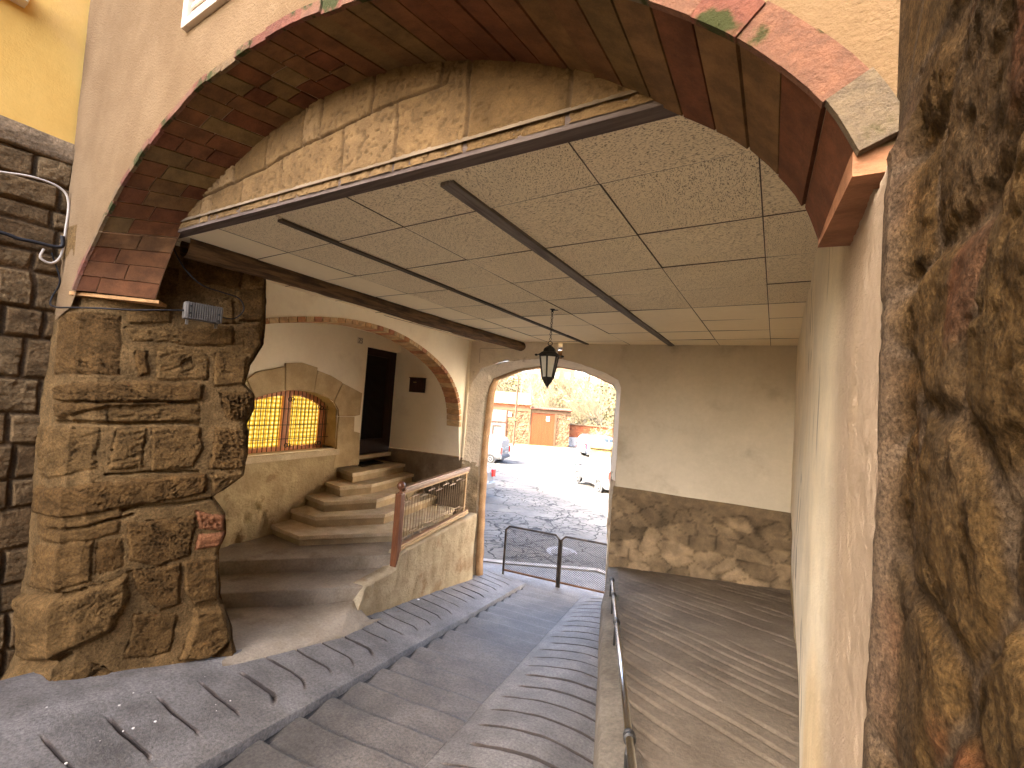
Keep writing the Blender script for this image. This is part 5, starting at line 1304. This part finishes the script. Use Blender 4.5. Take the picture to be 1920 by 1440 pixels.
ca, cb = np.array([0.062, 0.036, 0.014]), np.array([0.092, 0.057, 0.022])
c = (ca+(cb-ca)*rn[..., None])*(0.72+0.5*vnoise(us_*30, vs_*44, rn*9))[..., None]*(1-.18*pit)[..., None]
redm = sstep(.60, .74, vnoise(Yg*8, Zg*6, 20))*.6
c = c*(1-redm[..., None])+np.array([0.105, 0.036, 0.017])*redm[..., None]*(0.6+.8*vnoise(Yg*40, Zg*40))[..., None]
gy = sstep(.5, .75, vnoise(Yg*5, Zg*4, 31))*.5
c = c*(1-gy[..., None])+np.array([0.07, 0.05, 0.032])*gy[..., None]*(.7+.6*vnoise(Yg*50, Zg*50, 1))[..., None]
cm = np.array([0.085, 0.060, 0.038])*(0.8+.4*vnoise(Yg*40, Zg*40, 3))[..., None]
c = c*mg[..., None]+cm*(1-mg[..., None])
c = c*(1-.8*plas[..., None])+np.array([0.115, 0.083, 0.058])*.8*plas[..., None]
rb = grid('rubble_wall', np.stack([np.where(Yg > .6, np.where((Zg < .475) & (Yg > .905), .168, np.maximum(0.170-h-.03*plas, np.where(Zg > .45, .1405+.024*sstep(.44, .50, Zg), .1385))), 0.170-h), Yg, Zg], -1), m_rubble, col=c, flip=True)
tag(rb, 'rough brown rubble wall close by on the right, with reddish stones', 'wall')

# ================================================================== THE SQUARE OUTSIDE
AV, RV = Vector(A0), Vector(RR)
def V(r, d, z_): return Vector(SQ(r, d, z_))
# two mesh barrier panels across the foot of the steps
def barrier(p0, p1, label):
    a, b = Vector(p0), Vector(p1)
    o = empty('mesh_barrier', label, 'barrier', a, 0, 'mesh barriers at the foot of the steps')
    d = b-a; L = math.hypot(d.x, d.y); h = .93
    u = d/L
    e = Vector((0, 0, 1))
    P = lambda t, z_: u*t+e*z_
    mb = MB(); mb.tube([P(0, 0), P(0, h-.07), P(.07, h), P(L-.07, h), P(L, h-.07), P(L, 0)], .021, 8); mb.build('frame', m_fence, o)
    mb = MB(); mb.tube([P(.0, .10), P(L, .10)], .018, 8); mb.build('lower_rail', m_fence2, o)
    mb = MB(); n = Vector((-u.y, u.x, 0))*.003
    st_ = .036; hgt = h-.14; nlines = int((L+hgt)/st_)
    for k in range(nlines):
        for sgn in (1, -1):
            t0 = k*st_-hgt if sgn > 0 else k*st_
            q0 = (t0, .115); q1 = (t0+sgn*hgt, .115+hgt)
            def clip(q0, q1):
                (x0, z0), (x1, z1) = q0, q1
                lo_, hi_ = 0.0, 1.0; dx = x1-x0
                ta, tb = (0.02-x0)/dx, (L-.02-x0)/dx
                lo_ = max(lo_, min(ta, tb)); hi_ = min(hi_, max(ta, tb))
                return None if hi_-lo_ < .02 else ((x0+dx*lo_, z0+(z1-z0)*lo_), (x0+dx*hi_, z0+(z1-z0)*hi_))
            c_ = clip(q0, q1)
            if c_:
                A, B = P(*c_[0]), P(*c_[1])
                w2 = (B-A).normalized().cross(n.normalized())*.0028
                mb.add([A-w2+n*sgn*.4, A+w2+n*sgn*.4, B+w2+n*sgn*.4, B-w2+n*sgn*.4], [(0, 1, 2, 3)])
    o2 = mb.build('wire_mesh', m_fence, o)
    for t in (0, L): MB().lathe(P(t, -.02), [(.05, 0), (.05, .02), (.022, .03)], 10).build('foot', m_fence2, o)
zb = -3.305
barrier((-4.28, 7.0, zb-.01), (-3.245, 7.20, zb-.01), 'left one of the two brown mesh barrier panels, standing before the street')
barrier((-3.205, 7.207, zb-.01), (-2.17, 7.41, zb-.01), 'right one of the two brown mesh barrier panels, beside the ramp kerb')
for r, d, lab in ((1.46, 10.16, 'nearer pale round manhole cover seen through the barrier mesh'), (3.11, 13.4, 'farther pale round manhole cover near the right edge of the exit')):
    mb = MB(); mb.lathe((0, 0, -.03), [(.36, 0), (.36, .05), (.33, .052), (.32, .046), (.30, .046)], 28)
    for k in range(-3, 4): mb.bx(-.26+abs(k)*.03, .26-abs(k)*.03, k*.07-.012, k*.07+.012, .01, .026)
    o = mb.build('manhole_cover', m_manh); o.location = V(r, d, float(gz(d))-.005); tag(o, lab, 'manhole cover', 'manhole covers in the street')

# ---- vehicles
def vehicle(name, label, cat, loc, head, prof, wid, wheels, side_win, lights, body_m, group, rails=False, rear_win=None, wr=.31, panel=None):
    """prof: stations (x, z_bottom, z_belt, z_roof, roof half width factor)"""
    hd_ = Vector(head).normalized()
    o = empty(name, label, cat, loc, math.atan2(hd_.y, hd_.x), group)
    hw = wid/2
    def ring(x):
        xs_ = [p[0] for p in prof]
        zb_, zl, zr, wf = [float(np.interp(x, xs_, [p[i] for p in prof])) for i in (1, 2, 3, 4)]
        endf = min(1, .90+.10*min((x-xs_[0])/.25, (xs_[-1]-x)/.35, 1)) if True else 1
        wv = hw*endf
        zr = max(zr, zl+.02)
        return [(0, zb_), (wv*.86, zb_), (wv*.97, zb_+.14), (wv, lerp(zb_, zl, .55)), (wv*.975, zl), (lerp(wv*.975, hw*wf, .5), lerp(zl, zr, .5)), (hw*wf, zr-.10*min(1, (zr-zl)/.4)), (hw*wf*.86, zr-.02), (0, zr)]
    n = 26; xs0 = np.linspace(prof[0][0], prof[-1][0], n)
    P = []
    for x in xs0:
        R_ = ring(x); full = [(y, z_) for y, z_ in R_]+[(-y, z_) for y, z_ in R_[::-1][1:]]
        P.append([(x, y, z_) for y, z_ in full])
    m_ = len(P[0]); mb = MB()
    mb.add([p for q in P for p in q], [(i*m_+k, i*m_+(k+1) % m_, (i+1)*m_+(k+1) % m_, (i+1)*m_+k) for i in range(n-1) for k in range(m_)]+[tuple(range(m_)), tuple((n-1)*m_+k for k in range(m_))[::-1]])
    mb.build('body', body_m, o, smooth=True).modifiers.new('edge', 'EDGE_SPLIT').split_angle = RAD(38)
    def sidept(x, f, s, off=.012):
        R_ = ring(x); a, b, c_ = R_[4], R_[5], R_[6]
        y, z_ = (lerp(a[0], b[0], f*2), lerp(a[1], b[1], f*2)) if f < .5 else (lerp(b[0], c_[0], f*2-1), lerp(b[1], c_[1], f*2-1))
        return Vector((x, s*(y+off), z_))
    for s in (1, -1):
        for (xa, xb, xc, xd, f0, f1) in side_win:
            mb = MB(); mb.add([sidept(xa, f0, s), sidept(xb, f0, s), sidept(lerp(xb, xc, .5), (f0+f1)/2, s), sidept(xc, f1, s), sidept(xd, f1, s), sidept(lerp(xa, xd, .5), (f0+f1)/2, s)], [(0, 1, 2, 3, 4, 5)])
            mb.build('side_window', m_glass, o)
        if panel:
            mb = MB(); mb.tube([sidept(panel[0], -.1, s, .004), sidept(panel[1], -.1, s, .004)], .008, 4); mb.build('side_moulding', m_trim, o)
    for x in wheels:
        for s in (1, -1):
            t = MB(); t.lathe((x, s*(hw-.17), wr), [(wr*.6, 0), (wr*.96, .01), (wr, .03), (wr, .15), (wr*.96, .175), (wr*.62, .18)], 24, (0, s, 0)); wh = t.build('wheel', m_tyre, o)
            t = MB(); t.lathe((x, s*(hw-.0), wr), [(wr*.66, -.012), (wr*.60, .012), (wr*.2, .004), (wr*.16, .018)], 18, (0, s, 0)); t.build('rim', m_rim, wh)
            t = MB(); t.ring((x, s*(hw-.005), wr+.01), (0, 1, 0), wr+.045, .03, 24, 6); t.build('wheel_arch', m_trim, o)
    x0 = prof[0][0]; xe = prof[-1][0]
    t = MB(); t.box((x0-.03, 0, .47), (.07, hw*.95, .13)); t.build('rear_bumper', m_trim if rails else body_m, o, bevel=.04)
    t = MB(); t.box((xe+.0, 0, .45), (.08, hw*.93, .14)); t.build('front_bumper', m_trim if rails else body_m, o, bevel=.04)
    for s in (1, -1):
        for (zc, hz, yc, hy) in lights:
            t = MB(); t.box((x0-.02, s*yc, zc), (.05, hy, hz)); t.build('tail_light', m_tail, o, bevel=.015)
        t = MB(); t.box((xe-.03, s*hw*.72, .74), (.05, .16, .09)); t.build('headlight', m_glass, o, bevel=.02)
        t = MB(); xm = side_win[-1][1]-.1; t.box((xm, s*(hw+.09), prof[len(prof)//2][2]+.06), (.05, .08, .06)); t.build('wing_mirror', m_trim, o, bevel=.02)
    if rear_win:
        for (ya, yb, z0, z1, dx0, dx1) in rear_win:
            t = MB(); t.prism([(x0-.012+dx0, ya, z0), (x0-.012+dx0, yb, z0), (x0-.012+dx1, yb, z1), (x0-.012+dx1, ya, z1)], (.02, 0, 0)); t.build('rear_window', m_glass, o)
    t = MB(); t.box((x0-.075, 0, .82 if rails else .62), (.01, .26, .055)); t.build('number_plate', m_poster, o)
    if rails:
        for s in (1, -1):
            t = MB(); zr = max(p[3] for p in prof); t.tube([(x0+.3, s*hw*.72, zr-.02), (x0+.35, s*hw*.72, zr+.06), (x0+2.3, s*hw*.72, zr+.06), (x0+2.35, s*hw*.72, zr-.02)], .02, 6); t.build('roof_rail', m_trim, o)
    return o
VAN = [(-2.0, .34, .98, 1.62, .86), (-1.93, .30, 1.0, 1.78, .84), (-1.6, .28, 1.0, 1.83, .83), (0.3, .28, 1.0, 1.83, .83), (.75, .28, 1.0, 1.72, .80), (1.25, .28, 1.0, 1.10, .85), (1.55, .28, .98, 1.02, .86), (1.95, .30, .78, .84, .84), (2.02, .40, .6, .66, .8)]
HAT = [(-2.05, .40, .90, .98, .82), (-1.98, .30, .92, 1.08, .80), (-1.62, .26, .93, 1.40, .70), (-1.0, .24, .93, 1.50, .70), (-.1, .24, .92, 1.51, .70), (.35, .24, .92, 1.42, .70), (1.05, .24, .92, .98, .80), (1.45, .25, .88, .92, .80), (1.95, .28, .70, .74, .76), (2.05, .38, .55, .60, .70)]
G_CAR = 'vehicles parked in the square'
hv = (-RV*.93+AV*.36)
vehicle('van', 'white delivery van with grey bumper parked left in the square before the grey door', 'van', V(-.15, 30.2, float(gz(30.6))) + hv*2.0, hv, VAN, 1.70, (-1.28, 1.32),
        [(.28, 1.12, .72, .28, .05, .82)], [(.95, .22, .80, .04)], m_paint, G_CAR, True, [(-.68, -.04, 1.05, 1.55, 0, .05), (.04, .68, 1.05, 1.55, 0, .05)], panel=(-1.7, .2))
hc = (AV*.975-RV*.225)
vehicle('car', 'white hatchback with red rear lamps parked facing away at the right of the exit', 'car', V(5.38, 19.2, float(gz(20.8))) + hc*2.05, hc, HAT, 1.74, (-1.22, 1.32),
        [(-1.55, -.75, -.80, -1.30, .12, .86), (-.70, .12, .10, -.74, .10, .88), (.18, .98, .40, .18, .10, .86)], [(.96, .16, .70, .12)], m_paint, G_CAR, False, [(-.56, .56, .98, 1.34, .06, .36)], wr=.31)
hc = (-RV*.9+AV*.43)
vehicle('car', 'white car of which only the rear corner shows behind the left exit jamb', 'car', V(-.80, 16.1, float(gz(16.6))) + hc*2.05, hc, HAT, 1.70, (-1.22, 1.32),
        [(-1.55, -.75, -.80, -1.30, .12, .86), (-.70, .12, .10, -.74, .10, .88), (.18, .98, .40, .18, .10, .86)], [(.92, .14, .70, .10)], m_paint, G_CAR, False, [(-.56, .56, .98, 1.34, .06, .36)], wr=.31)
hv = (RV*.95+AV*.30)
vehicle('van', 'pale blue passenger van with side windows parked by the orange brick wall', 'van', V(6.42, 36.9, float(gz(37.4))) + hv*2.0, hv, VAN, 1.70, (-1.28, 1.32),
        [(-1.75, -.95, -.95, -1.70, .08, .80), (-.85, .15, .15, -.85, .08, .82), (.25, 1.12, .72, .25, .05, .82)], [(.95, .24, .80, .04)], m_paintb, G_CAR, True, [(-.68, .68, 1.05, 1.55, 0, .05)])

# ---- sheds along the far side
shed = empty('stone_shed', 'low stone shed with pale corrugated tile roof and grey double door', 'shed', V(-2.5, 42, -4.2))
SI = Matrix.Translation(-V(-2.5, 42, -4.2))
def sp_(o, root=None, inv=None): o.parent = root or shed; o.matrix_parent_inverse = inv or SI; return o
def sqbox(mb, r0, r1, d0, d1, z0, z1, mi=0):
    c = V((r0+r1)/2, (d0+d1)/2, (z0+z1)/2); mb.box(c, (abs(r1-r0)/2, abs(d1-d0)/2, abs(z1-z0)/2), (RV, AV, UZ), mi); return mb
def brickwall(name, r0, r1, d, z0, z1, m, amp=.05):
    rr_, zz_ = np.meshgrid(np.linspace(r0, r1, int((r1-r0)*22)+2), np.linspace(z0, z1, int((z1-z0)*22)+2), indexing='ij')
    f1, f2, idv = worley(rr_*3.2, zz_*6.5, seed=9)
    return grid(name, SQ(rr_, d-amp*sstep(.02, .2, f2-f1)*(0.4+idv)-.03*fbm(rr_*3, zz_*3, o=3), zz_), m)
sp_(sqbox(MB(), -9, 1.98, 42.08, 47, -4.5, -.55).build('wall_core', m_shedw))
sp_(brickwall('stone_wall', -.26, 1.98, 42.02, -4.4, -.9, m_shedw)); sp_(brickwall('stone_wall', -9, -3.35, 42.02, -4.4, -.9, m_shedw))
mb = MB(); sqbox(mb, -9, 1.98, 41.95, 42.0, -.92, -.5); sp_(mb.build('render_band', m_shedp)); mb = MB(); sqbox(mb, -9, 2.0, 41.93, 42.0, -.50, -.30); sp_(mb.build('brick_eave', m_redbrick))
dm = sp_(sqbox(MB(), -3.35, -.30, 41.97, 42.05, -4.25, -.92).build('double_door', m_greydoor)); dm['label'] = 'weathered grey double door of the shed'
mb = MB(); sqbox(mb, -3.4, -.26, 41.92, 41.97, -2.18, -2.08); sqbox(mb, -.34, -.24, 41.92, 41.99, -4.25, -.90); sqbox(mb, -1.62, -1.56, 41.92, 41.97, -4.2, -2.5); sqbox(mb, -1.6, -.8, 41.92, 41.97, -2.55, -2.49)
mb.build('door_batten', m_cope, dm)
# corrugated tile roof
rr_ = np.linspace(-9.2, 2.05, 340); vv = np.linspace(0, 1, 14)
Rg, Vg = np.meshgrid(rr_, vv, indexing='ij')
ph = Rg/.19
P = SQ(Rg+0.0, lerp(41.75, 45.6, Vg), lerp(-.30, .92, Vg)+.055*np.abs(np.sin(ph*math.pi))+.03*((Vg*9) % 1))
sp_(grid('tiled_roof', P, m_roof))
mb = MB(); mb.prism([V(2.05, 41.8, -.32), V(2.05, 45.6, .88), V(2.05, 47, -.3), V(2.05, 47, -4.4), V(2.05, 42, -4.4)], -RV*.08); sp_(mb.build('gable_wall', m_shedw))

gate = empty('gated_wall', 'tan stone wall with brown tile coping and a wide orange garage door', 'garage', V(3.9, 42, -4.2))
GI = Matrix.Translation(-V(3.9, 42, -4.2))
gq = lambda o: sp_(o, gate, GI)
gq(sqbox(MB(), 2.05, 6.0, 42.06, 43.0, -4.5, -.62).build('wall_core', m_shedw))
gq(brickwall('stone_wall', 4.66, 6.0, 42.0, -4.4, -.95, m_shedw))
gq(sqbox(MB(), 2.05, 6.02, 41.93, 42.03, -.98, -.60).build('render_band', m_shedp)); gq(sqbox(MB(), 2.02, 2.16, 41.93, 42.05, -4.4, -.98).build('door_post', m_shedp)); gq(sqbox(MB(), 4.48, 4.68, 41.93, 42.05, -4.4, -.98).build('door_post', m_shedp))
gd = gq(sqbox(MB(), 2.16, 4.48, 41.98, 42.03, -4.22, -1.0).build('garage_door', m_orange))
mb = MB()
for k in range(19): sqbox(mb, 2.16+k*.122, 2.16+k*.122+.108, 41.955, 41.98, -4.18, -1.04)
mb.build('door_boards', m_orange, gd)
mb = MB()
for k in range(22):
    r = 1.95+k*.19
    A = []
    for j in range(6):
        a = math.pi*j/5
        A.append((r+.095+.085*math.cos(a), -.55+.10*math.sin(a)))
    mb.prism([V(x_, 41.7, z_-.06) for x_, z_ in A], AV*1.4+UZ*.15)
gq(mb.build('coping_tiles', m_cope))
gq(sqbox(MB(), 1.95, 6.15, 41.78, 43.1, -.63, -.57).build('coping_bed', m_cope))
bw = empty('garden_wall', 'orange brick garden wall on a grey stone base behind the blue van', 'wall', V(9, 43, -4.2))
BI = Matrix.Translation(-V(9, 43, -4.2)); bq = lambda o: sp_(o, bw, BI)
bq(sqbox(MB(), 6.0, 17, 43.1, 43.4, -4.5, -1.95).build('wall_core', m_redbrick))
bq(brickwall('brick_face', 6.0, 17, 43.05, -3.25, -1.98, m_redbrick, .03)); bq(brickwall('stone_base', 6.0, 17, 42.98, -4.4, -3.2, m_greyst, .07)); bq(sqbox(MB(), 5.95, 17, 42.9, 43.45, -1.98, -1.88).build('coping', m_shedp))
# posters on the shed and the garage
for r, z_, root, lab in ((-.0, -1.32, shed, 'small white poster with a dark emblem pasted on the stone shed'), (3.80, -1.50, gate, 'small white poster with a dark emblem pasted on the orange door')):
    o = empty('poster', lab, 'poster', V(r, 41.93, z_), 0, 'posters across the square')
    mb = MB(); mb.box((0, 0, 0), (.17, .012, .24), (RV, AV, UZ)); mb.build('sheet', m_poster, o)
    mb = MB(); c = -AV*.016; mb.prism([c+RV*a+UZ*b for a, b in ((-.09, .10), (.09, .10), (.09, -.02), (0, -.13), (-.09, -.02))], AV*.006); mb.build('emblem', m_emblem, o)
po = empty('utility_pole', 'tall thin wooden pole with a green sign in front of the stone shed', 'pole', V(.55, 40.2, float(gz(40.2))))
mb = MB(); mb.tube([(0, 0, -.2), Vector((0, 0, 0))+UZ*3.2, RV*.02+UZ*6.6], [.095, .085, .06], 10); mb.build('pole_shaft', m_pole, po)
mb = MB(); mb.box(UZ*2.52-AV*.12-RV*.28, (.33, .012, .10), (RV, AV, UZ)); mb.build('street_sign', m_green, po)
mb = MB(); mb.bar(UZ*6.35-RV*.35, UZ*6.35+RV*.35, .06, .06); mb.build('cross_arm', m_pole, po)
# yellow stone garden wall on the right
yw = empty('yellow_stone_wall', 'low yellow stone terrace wall with flat coping behind the white hatchback', 'wall', V(5.2, 26, -4.3))
YWI = Matrix.Translation(-V(5.2, 26, -4.3)); yq = lambda o: sp_(o, yw, YWI)
mb = MB(); mb.prism([V(5.05, 26.0, -4.5), V(12, 24.2, -4.5), V(12, 31, -4.5), V(5.9, 30.5, -4.5)], UZ*2.02); yq(mb.build('terrace_wall', m_ystone))
mb = MB(); mb.prism([V(4.95, 25.9, -2.48), V(6.2, 25.55, -2.48), V(6.9, 30.6, -2.48), V(5.8, 30.6, -2.48)], UZ*.16); mb.prism([V(5.0, 25.95, -2.47), V(12.1, 24.0, -2.47), V(12.1, 24.5, -2.47), V(5.1, 26.45, -2.47)], UZ*.2); yq(mb.build('coping', m_ystone))
gn = empty('green_net_screen', 'turquoise green net screen on posts among the bare trees', 'screen', V(8.6, 50, -3))
mb = MB(); mb.prism([V(6.7, 50, .35), V(10.6, 50.5, .72), V(10.6, 50.5, 1.12), V(7.6, 50, .72), V(6.7, 50, .55)], AV*.04)
sp_(mb.build('net', m_net), gn, Matrix.Translation(-V(8.6, 50, -3)))
for r in (7.0, 8.7, 10.4):
    mb = MB(); mb.tube([V(r, 50.1, -3.5), V(r, 50.1, .7)], .05, 6); sp_(mb.build('post', m_pole), gn, Matrix.Translation(-V(8.6, 50, -3)))

# ---- apartment blocks up the hill
def block(label, r0, r1, d, z0, z1, m, wr_, wz_):
    o = empty('apartment_block', label, 'building', V((r0+r1)/2, d, z0)); I = Matrix.Translation(-V((r0+r1)/2, d, z0))
    sp_(sqbox(MB(), r0, r1, d, d+10, z0, z1).build('wall', m), o, I)
    for zz_ in wz_:
        for r in wr_:
            w_ = sp_(sqbox(MB(), r-.55, r+.55, d-.05, d+.02, zz_-.7, zz_+.7).build('window', m_poster), o, I)
            mb = MB(); sqbox(mb, r-.45, r+.45, d-.08, d-.05, zz_-.6, zz_+.6); mb.build('pane', m_win, w_)
    sp_(sqbox(MB(), r0-.3, r1+.3, d-.4, d+10.3, z1, z1+.35).build('roof_slab', m_shedp), o, I)
block('brick apartment block with rows of windows beyond the trees', 6.0, 13.2, 90, -2, 16, m_apt, (7.4, 9.4, 11.7), (3.4, 6.2, 9.0, 12))
block('pink apartment block partly hidden by the bare tree at right', 16.9, 30, 84, -2, 15, m_apt2, (18.5, 21, 24), (3.0, 6.0, 9.0))

# ---- bare trees and undergrowth
def tree(label, loc, height, m, seed, spread=.55, levels=4, kids=4, lean=(0, 0), tr=.10, crown_m=None, group='bare winter trees beyond the sheds'):
    rg = random.Random(seed)
    o = empty('bare_tree', label, 'tree', loc, 0, group)
    T_, C_ = MB(), MB()
    def grow(p, d, L, r, lv):
        n = 4; pts = [p]; q = p.copy(); dd_ = d.copy()
        for k in range(n):
            dd_ = (dd_+Vector((rg.gauss(0, .13), rg.gauss(0, .13), rg.gauss(.03, .08)))).normalized(); q = q+dd_*(L/n); pts.append(q.copy())
        mbq = T_ if lv >= levels-1 else C_
        mbq.tube(pts, [lerp(r, r*.55, k/n) for k in range(n+1)], 6 if lv >= levels-1 else (4 if lv > 1 else 3), caps=False)
        if lv == 0: return
        for k in range(kids+(1 if lv < 3 else 0)):
            t = rg.uniform(.35, 1.0); i = min(int(t*n), n-1); b = pts[i]+(pts[i+1]-pts[i])*(t*n-i)
            a = rg.uniform(0, 2*math.pi); sidev = Vector((math.cos(a), math.sin(a), rg.uniform(-.1, .5)))
            nd = (dd_*(1-spread)+sidev*spread).normalized()
            grow(b, nd, L*rg.uniform(.5, .78), r*rg.uniform(.38, .55), lv-1)
        grow(pts[-1], dd_, L*.7, r*.55, lv-1)
    grow(Vector((0, 0, -.3)), Vector((lean[0], lean[1], 1)).normalized(), height*.36, tr, levels)
    T_.build('trunk', m, o); C_.build('crown', crown_m or m, o)
    return o
tree('small pollarded tree with short bare twigs in front of the orange brick wall', V(8.75, 42.2, -4.2), 3.4, m_barkd, 3, .7, 4, 4, tr=.13)
tree('large bare tree with long fanning branches at the right of the exit view', V(11.2, 46.5, -3.8), 11, m_bark, 5, .45, 5, 3, (-.12, 0), tr=.16)
tree('pale forked bare tree rising behind the roof junction', V(3.0, 47, -3.6), 8.5, m_bark, 8, .5, 5, 3, tr=.14)
kinds_ = [(5.6, 47.5, 6.5, 11, 'low bushy bare tree just behind the brown coping'), (8.2, 48.5, 7.0, 14, 'thick pale bare tree beside the green net'), (-1.2, 49, 9, 17, 'bare tree rising directly behind the pale roof'), (.8, 52, 10, 21, 'taller bare tree behind the utility pole'),
          (13.2, 49.5, 8, 23, 'bare tree at the far right, half hidden by the jamb'), (5.2, 56, 11, 27, 'tall bare tree in the middle, farther up the slope'), (-4.5, 51, 9, 31, 'bare tree at the far left above the roof'), (9.6, 57, 10, 35, 'bare tree up the slope before the brick block'), (2.2, 60, 11, 39, 'farthest bare tree high on the slope')]
for r, d, h_, sd_, lab in kinds_:
    tree(lab, V(r, d, float(gz(d))), h_, m_bark if sd_ % 2 else m_twig, sd_, .55, 5 if h_ < 8 else 4, 4, crown_m=m_twig, tr=.13)
# undergrowth: small leaf and twig faces over the slope
N_ = 26000
r = rng.uniform(-16, 26, N_); d = rng.uniform(44.5, 82, N_); cl_ = fbm(r*.35, d*.22, 3.0, o=3)
hmax = np.clip(1.3+3.0*cl_, .2, 4.5)*(1+.02*(d-44)); zz_ = np.where(d > 42, gz(d), 0)+rng.uniform(0, 1, N_)**1.3*hmax
keep = rng.uniform(0, 1, N_) < np.clip(.35+1.3*cl_, .08, 1); r, d, zz_ = r[keep], d[keep], zz_[keep]
s = rng.uniform(.06, .22, len(r))*(1+.012*(d-44)); a = rng.uniform(0, 6.28, (len(r), 3))
C = SQ(r, d, zz_); u_ = np.stack([np.cos(a[:, 0])*np.cos(a[:, 1]), np.sin(a[:, 0])*np.cos(a[:, 1]), np.sin(a[:, 1])], -1)
v_ = np.cross(u_, np.stack([np.cos(a[:, 2]), np.sin(a[:, 2]), np.full(len(r), .4)], -1)); v_ /= np.linalg.norm(v_, axis=1)[:, None]
asp = rng.uniform(.25, .9, len(r))
Q = np.stack([C-u_*s[:, None], C+v_*(s*asp)[:, None], C+u_*s[:, None], C-v_*(s*asp)[:, None]], 1).reshape(-1, 3)
me = bpy.data.meshes.new('undergrowth'); me.from_pydata(Q.tolist(), [], np.arange(len(Q)).reshape(-1, 4).tolist()); me.materials.append(m_leaf); me.update()
ug = bpy.data.objects.new('undergrowth', me); COL.objects.link(ug); kind(tag(ug, 'tangle of dry ochre and olive undergrowth on the slope', 'undergrowth'), 'stuff')
# added low wing left of the exit, unseen, placed to shade the square
wing = empty('shade_wing', 'low plastered wing added out of view beside the exit to shade the square', 'building', (-8, 9, -4))
WI = Matrix.Translation((8, -9, 4)); 
mb = MB(); a, b = Vector((-5.0, 6.75, -4.2)), Vector((-29, 24.2, -4.2)); nrm_ = Vector((-.6, -.8, 0))
mb.prism([a, b, b+nrm_*4, a+nrm_*2.2], UZ*5.0); sp_(mb.build('wall', m_pink), wing, WI)
mb = MB(); mb.prism([a+UZ*5.0+Vector((.12, .16, 0)), b+UZ*5.0+Vector((.12, .16, 0)), b+nrm_*4+UZ*5.0, a+nrm_*2.2+UZ*5.0], UZ*.15); sp_(mb.build('roof', m_roof), wing, WI)

# added white house, unseen behind the right jamb, bounces sunlight into the niche
wh = empty('reflector_house', 'whitewashed house added out of view to bounce sunlight into the passage exit', 'house', (5, 13, -4))
HI_ = Matrix.Translation((-5, -13, 4)).inverted() if False else Matrix.Translation((-5, -13, 4))
m_lime = M('limewash', (0.80, 0.74, 0.62), (0.84, 0.78, 0.67), 1.2, rough=0.95, fine=0.05)
wd_ = Vector((.68, -.73, 0)); wn_ = Vector((-.73, -.68, 0)); p0_ = Vector((.3, 17.5, -4.3))
mb = MB(); mb.prism([p0_, p0_+wd_*12, p0_+wd_*12-wn_*6, p0_-wn_*6], UZ*9.5); sp_(mb.build('wall', m_lime), wh, HI_)
mb = MB(); mb.prism([p0_+UZ*9.5+wn_*.4-wd_*.3, p0_+UZ*9.5+wn_*.4+wd_*12.3, p0_+UZ*9.5+wd_*12.3-wn_*6.3, p0_+UZ*9.5-wd_*.3-wn_*6.3], UZ*.2); sp_(mb.build('roof', m_roof), wh, HI_)
for k in range(3):
    for zz_ in (1.3, 4.6, 7.4):
        c_ = p0_+wd_*(2+k*3.6)+UZ*zz_
        w_ = sp_(MB().box(c_+wn_*.02, (.55, .06, .75), (wd_, wn_, UZ)).build('window', m_salmon), wh, HI_)
        MB().box(c_+wn_*.085, (.45, .01, .65), (wd_, wn_, UZ)).build('pane', m_win, w_)
